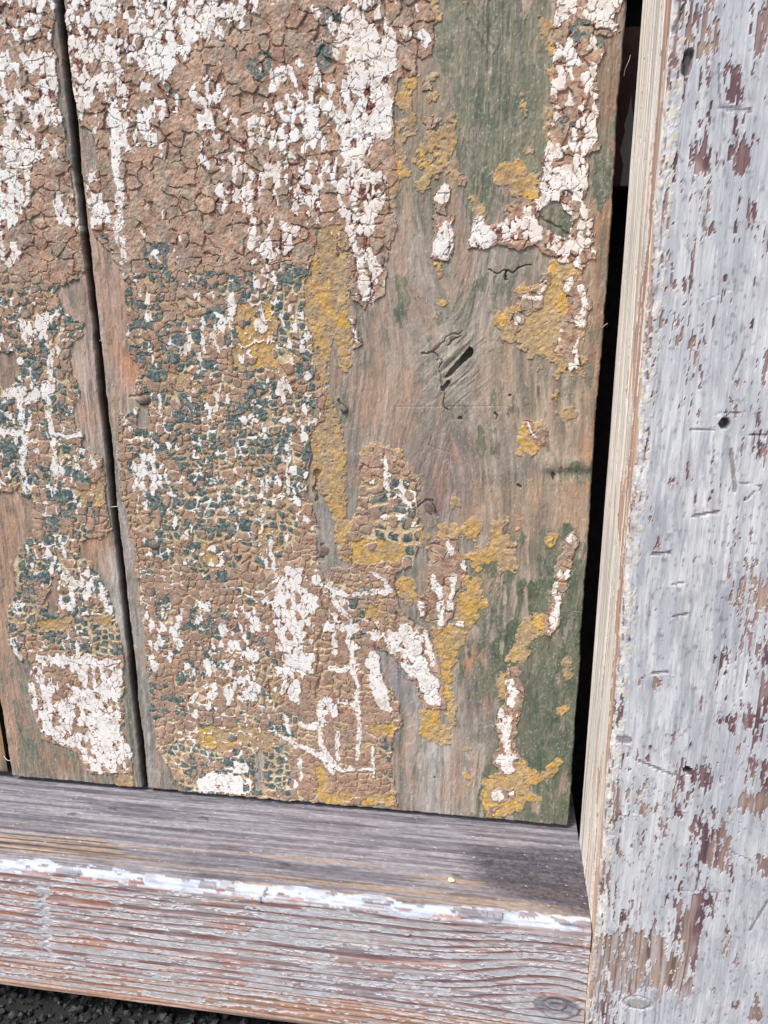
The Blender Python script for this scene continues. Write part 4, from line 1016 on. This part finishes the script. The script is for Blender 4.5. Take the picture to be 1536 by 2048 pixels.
    # knocks: in the nosing, the vertical scar, the open knot at the right
    for p, wd_, d, sh in (([(930, 1830), (990, 1838)], 20, .8, FF), ([(395, 1775), (420, 1778)], 8, .5, FF), ([(84, 1790), (95, 1900)], 12, -.25, FF), ([(112, 1748), (150, 1752)], 10, .7, FF), ([(812, 1864), (816, 1872)], 6, .5, FF), ([(524, 1778), (525, 1806)], 4, .7, FF)):
        q = sh.dist(p, wd_ * 1.3)
        k = sstep(wd_ * .5 + 2, wd_ * .5 - 2, q) * (T > -12)
        h = h - d * k
        if d > 0: col = mix(col, lin((122, 116, 120)), k * .7)
    kr = np.hypot(du / 44, dz / 26)
    col = np.where(((kr < 1) & ~top)[..., None], mix(col, lin((112, 112, 116)), np.full(X.shape, .7)) * (.7 + .6 * fine)[..., None], col)
    h = h + np.where(top, 0, -.9 * np.exp(-((kr - .95) / .09) ** 2) * (du > -20) + .35 * np.exp(-((kr - .5) / .1) ** 2) - .3 * np.exp(-((kr - .35) / .1) ** 2))
    for (u, v) in ((216, 1612), (402, 1632), (910, 1750), (140, 1625), (560, 1728)):
        q = FT.dist([(u, v), (u + 10, v + 1)], 14)
        k = sstep(7, 3, q) * top
        h = h - .6 * k; col = mix(col, lin((70, 64, 64)), k * .7)
    spk = hsh(np.arange(X.size).reshape(X.shape), np.zeros(X.shape), 330) < np.where(top, .002, .002)
    col = mix(col, lin((226, 226, 228)), spk * .6)
    col = np.clip(col, .004, .9)
    off = h / 1000
    co = np.stack([X, Y + Nn[:, 0][:, None] * off, Z + Nn[:, 1][:, None] * off], -1).reshape(-1, 3)
    ns, nx = X.shape
    idx = np.arange(ns * nx).reshape(ns, nx)
    Q = np.stack([idx[:-1, :-1], idx[1:, :-1], idx[1:, 1:], idx[:-1, 1:]], -1)
    pq = paint[:-1, :-1] | paint[1:, 1:] | paint[:-1, 1:] | paint[1:, :-1]
    bq = pq & (T[:-1, :-1] <= 14)
    cc = col.reshape(-1, 3)
    grid_part('bare_timber', co, cc, Q[~pq], M['rail'], root)
    grid_part('edge_paint', co, cc, Q[bq], M['rail_paint'], root, smooth=False)
    grid_part('front_paint', co, cc, Q[pq & ~bq], M['rail_paint'], root, smooth=False)
    box_mesh('timber_core', (x0, RAIL_Y + .006, RAIL_BOT + .003), (x1 - .0005, .03, RAIL_TOP - .006), M['dark_wood'], root)
    return root


# ------------------------------------------------------------------ build: frame, backing, boards
build_post()
build_rail()
STEP = .000298
wide = board('wide_board', 0.0, BOARD_W, .3125, STEP, 0, 'wide board with green bare patch, knot split and crazed paint beside the post', .02, .0007)
narrow = board('narrow_board', -.0645, -.0026, .3125, STEP, 5, 'narrow board left of the thin gap with white patch at its foot', .02, .0005)
third = empty('outer_board', (-.09, 0, .0015))
tag(third, 'bare tan board of which a sliver shows at the foot left of the narrow board', 'board', 'painted boards of the door')


def plain_board(root, x0, x1, z0, z1):
    nx, nz = 60, 260
    X, Z = np.meshgrid(np.linspace(x0, x1, nx), np.linspace(z0, z1, nz))
    U = X / PX; V = Z / PX
    g = fbm(U / 6, V / 150, 401, 4)
    col = mix(np.broadcast_to(lin((176, 142, 112)), X.shape + (3,)), lin((140, 120, 104)), sstep(.4, .6, fbm(U / 50, V / 90, 402, 3))) * (.7 + .6 * g)[..., None]
    ed = np.minimum(np.minimum(X - x0, x1 - X), Z - z0)
    k = np.clip(1 - ed / .0012, 0, 1)
    h = .3 * (g - .5) - 1.2 * (1 - np.sqrt(1 - k * k))
    co = np.stack([X, -h / 1000, Z], -1).reshape(-1, 3)
    idx = np.arange(nx * nz).reshape(nz, nx)
    Q = np.stack([idx[:-1, :-1], idx[:-1, 1:], idx[1:, 1:], idx[1:, :-1]], -1).reshape(-1, 4)
    nb = len(co); ex = [co]; ec = [col.reshape(-1, 3)]; eq = [Q]
    for line in (idx[:, 0], idx[::-1, -1], idx[0, ::-1]):
        p = co[line].copy(); p[:, 1] = .021
        new = np.arange(len(line)) + nb; nb += len(line)
        ex.append(p); ec.append(np.broadcast_to(lin((150, 122, 98)), p.shape)); eq.append(np.stack([line[1:], line[:-1], new[:-1], new[1:]], -1))
    grid_part('bare_wood', np.concatenate(ex), np.clip(np.concatenate(ec), .004, .9), np.concatenate(eq), M['wood'], root)


plain_board(third, -.105, -.0672, .0012, .3125)

backdrop = empty('backdrop_panel', (.05, .049, -.0735))
tag(backdrop, 'dark lining panel added to keep the gaps black behind the boards', 'panel')
box_mesh('panel', (-.105, .046, -.0735), (POST_X + .06, .052, .3125), M['dark_wood'], backdrop, .0005)  # unseen sheet, added so the gaps look black instead of showing sky
box_mesh('top_light_stop', (-.105, .0215, .3085), (POST_X + .0115, .0455, .3125), M['dark_wood'], backdrop, .0005)  # added above the view to stop light leaking down behind the boards
bz0 = on_y(1245, 372, .022)[1]; bz1 = on_y(1258, 52, .022)[1]
bat = empty('batten', (.05, .033, bz0))
tag(bat, 'dark red brown batten behind the boards in the gap by the post', 'batten')
box_mesh('timber', (-.105, .0225, bz0), (POST_X + .0112, .044, bz1), M['batten'], bat, .0006)


def patch(name, outline, mat, parent, thick, mapper, axis=1):
    """a thin flake with real thickness from an outline"""
    import bmesh
    bm = bmesh.new()
    vs = [bm.verts.new(mapper(u, v)) for u, v in outline]
    f = bm.faces.new(vs)
    bmesh.ops.recalc_face_normals(bm, faces=[f])
    ex = bmesh.ops.extrude_face_region(bm, geom=[f])
    for e in ex['geom']:
        if isinstance(e, bmesh.types.BMVert):
            e.co[axis] -= thick
    bmesh.ops.recalc_face_normals(bm, faces=bm.faces)
    me = bpy.data.meshes.new(name)
    at = None
    bm.to_mesh(me); bm.free()
    return link_mesh(name, me, mat, parent)


def on_batten(u, v):
    x, z = on_y(u, v, .0224)
    return (x, .0224, z)


M['batten_paint'] = plain_material('old_batten_paint', (150, 146, 138), 0.7, 500, 0.0001, var=0.12)
patch('paint_remnant', [(1262, 190), (1266, 240), (1262, 300), (1258, 372), (1240, 372), (1246, 330), (1240, 300), (1250, 262), (1248, 250), (1256, 225)], M['batten_paint'], bat, .0003, on_batten)


# ------------------------------------------------------------------ nails, crumbs, fibres, ground
def lathe_nail(name, u, v, r_px, kind, label):
    """clenched or flat iron nail head sitting in the board"""
    import bmesh
    x, z = on_y(u, v)
    rnd = random.Random(u)
    r = r_px * PX
    bm = bmesh.new()
    if kind == 'head':
        prof = [(0.0, .0006), (.35, .00055), (.75, .0004), (1.0, .0001), (1.02, -.0002), (.8, -.0006), (.45, -.0008), (.42, -.006)]
    elif kind == 'sunk':
        prof = [(0.0, -.0001), (.4, -.00005), (.8, -.0002), (1.0, -.0005), (.6, -.002), (.4, -.006)]
    else:
        prof = [(0.0, .0012), (.3, .0012), (.7, .0008), (1.0, .0002), (.95, -.0004), (.6, -.0012), (.45, -.006)]
    n = 18
    rings = []
    for k, (rr, hh) in enumerate(prof):
        if k == 0:
            rings.append([bm.verts.new((x, -hh - .00025, z))]); continue
        ring = []
        for i in range(n):
            a = 2 * math.pi * i / n
            q = rr * r * (1 + .16 * math.sin(2 * a + u) + .10 * (rnd.random() - .5))
            ring.append(bm.verts.new((x + q * math.cos(a), -hh - .00025 - .00012 * rnd.random(), z + q * math.sin(a) * (1.15 if kind == 'sunk' else 1))))
        rings.append(ring)
    for i in range(n):
        bm.faces.new((rings[0][0], rings[1][i], rings[1][(i + 1) % n]))
    for k in range(1, len(rings) - 1):
        for i in range(n):
            bm.faces.new((rings[k][i], rings[k + 1][i], rings[k + 1][(i + 1) % n], rings[k][(i + 1) % n]))
    bmesh.ops.recalc_face_normals(bm, faces=bm.faces)
    me = bpy.data.meshes.new(name)
    bm.to_mesh(me); bm.free()
    for p in me.polygons: p.use_smooth = True
    o = link_mesh(name, me, M['iron_grey'] if kind == 'head' else M['iron'], narrow if x < 0 else wide)
    o['label'] = label
    return o


for (u, v, r, k, lb) in ((465, 1474, 11, 'head', 'grey round nail head in the ochre strip'), (648, 1103, 13, 'sunk', 'dark rusty nail sunk in the bare grey slot'), (160, 1237, 9, 'head', 'grey nail head between the ochre stripes'),
                         (290, 800, 12, 'stub', 'rough iron nail stub near the gap'), (310, 1090, 12, 'stub', 'rusty nail stub low by the gap'), (858, 1016, 12, 'sunk', 'nail sunk in the bare wood by the ochre spot'), (688, 818, 8, 'stub', 'small iron stub at the edge of the ochre strip')):
    lathe_nail('nail', u, v, r, k, lb)


def fibre(label, pts, r):
    cu = bpy.data.curves.new('loose_fibre', 'CURVE')
    cu.dimensions = '3D'
    sp = cu.splines.new('NURBS'); sp.points.add(len(pts) - 1)
    for p, q in zip(sp.points, pts): p.co = (*q, 1)
    sp.use_endpoint_u = True; sp.order_u = 3
    cu.bevel_depth = r; cu.bevel_resolution = 1
    o = bpy.data.objects.new('loose_fibre', cu)
    sc.collection.objects.link(o)
    dg = bpy.context.evaluated_depsgraph_get()
    me = bpy.data.meshes.new_from_object(o.evaluated_get(dg))
    bpy.data.objects.remove(o)
    me.name = 'loose_fibre'
    o = link_mesh('loose_fibre', me, M['fibre'], None)
    return tag(o, label, 'fibre', 'loose fibres on the door')


def P0(u, v, y): 
    x, z = on_y(u, v, y); return (x, y, z)


fibre('pale hair sticking out over the dark gap beside the post', [P0(1248, 152, -.0003), P0(1250, 138, -.0018), P0(1257, 125, -.003), P0(1261, 110, -.0035)], .00007)
fibre('pale wisp at the foot of the thin gap between narrow and outer board', [P0(8, 1512, -.0004), P0(14, 1522, -.002), P0(22, 1520, -.0025), P0(30, 1536, -.001)], .0001)
fibre('short white thread lying straight across the gap beside the teal chips', [P0(222, 1014, -.0002), P0(229, 1013, -.0007), P0(236, 1013, -.0002)], .00012)


for (u, v, du_, dv_, lb) in ((199, 682, 8, -6, 'pale thread across the thin gap beside the orange tinted bare wood'), (268, 1290, 9, 6, 'pale thread across the thin gap beside the white patch at the foot'), (1205, 655, 10, -8, 'pale splinter over the dark gap beside the ochre patch of the wide board')):
    fibre(lb, [P0(u, v, -.0003), P0(u + du_ * .5, v + dv_ * .7, -.0012), P0(u + du_, v + dv_, -.0010)], .00007)


def lump(name, mat, loc, size, seed, flat=.6):
    import bmesh
    rnd = random.Random(seed)
    bm = bmesh.new()
    bmesh.ops.create_icosphere(bm, subdivisions=2, radius=1.0)
    for v in bm.verts:
        k = 1 + .5 * (rnd.random() - .5)
        v.co = Vector((v.co.x * size * k, v.co.y * size * k * .8, v.co.z * size * flat * k))
        v.co += Vector(loc)
    me = bpy.data.meshes.new(name)
    bm.to_mesh(me); bm.free()
    return link_mesh(name, me, mat, None)


cx, cy = on_z(902, 1762, RAIL_TOP)
tag(lump('paint_crumb', M['crumb'], (cx, cy, RAIL_TOP + .0005), .0012, 5, .5), 'small pale yellow crumb of paint lying on the rail', 'paint crumb')


def scatter(name, n, place, size, mat, seed, label, cat, facets=1):
    """many tiny grains joined in one mesh"""
    rnd = np.random.RandomState(seed)
    g = (1 + 5 ** .5) / 2
    base = np.array([(-1, g, 0), (1, g, 0), (-1, -g, 0), (1, -g, 0), (0, -1, g), (0, 1, g), (0, -1, -g), (0, 1, -g), (g, 0, -1), (g, 0, 1), (-g, 0, -1), (-g, 0, 1)]) / 1.9
    tri = np.array([(0, 11, 5), (0, 5, 1), (0, 1, 7), (0, 7, 10), (0, 10, 11), (1, 5, 9), (5, 11, 4), (11, 10, 2), (10, 7, 6), (7, 1, 8),
                    (3, 9, 4), (3, 4, 2), (3, 2, 6), (3, 6, 8), (3, 8, 9), (4, 9, 5), (2, 4, 11), (6, 2, 10), (8, 6, 7), (9, 8, 1)])
    vs = []; fs = []
    for i in range(n):
        c = np.array(place(rnd)); s = size[0] + (size[1] - size[0]) * rnd.rand() ** 2.5
        Rm = np.linalg.qr(rnd.randn(3, 3))[0]
        v = (base * (s * (.75 + .4 * rnd.rand(12, 1))) * (.7 + .5 * rnd.rand(1, 3))) @ Rm
        vs.append(v + c); fs.append(tri + 12 * i)
    me = bpy.data.meshes.new(name)
    me.from_pydata(np.concatenate(vs).tolist(), [], np.concatenate(fs).tolist())
    o = link_mesh(name, me, mat, None)
    return tag(o, label, cat, kind='stuff')


scatter('wood_dust', 900, lambda r: (lambda y: (-.10 + .283 * r.rand() ** .8, y, RAIL_TOP - .0022 * (y - RAIL_Y) / .056 + .0001))(RAIL_Y + .005 + .05 * r.rand()), (.00004, .00020), M['dust'], 3, 'pale dust and splinters strewn on top of the rail', 'dust')

import bmesh
GZ = -.0735
bm = bmesh.new()
bmesh.ops.create_grid(bm, x_segments=60, y_segments=60, size=1.0)
rnd = random.Random(2)
for v in bm.verts:
    v.co = Vector((v.co.x * 2.0, v.co.y * 2.0 - 1.85, GZ + (.004 * (rnd.random() - .5) if v.co.y < .9 else .0)))
me = bpy.data.meshes.new('ground')
bm.to_mesh(me); bm.free()
gob = link_mesh('ground', me, M['ground'], None)
gob['kind'] = 'structure'
scatter('grit', 7000, lambda r: (-.14 + .36 * r.rand(), -.085 + .115 * r.rand(), GZ + .0015 * r.rand()), (.0004, .0026), M['grit'], 8, 'dark grit on the ground under the bottom rail', 'grit')
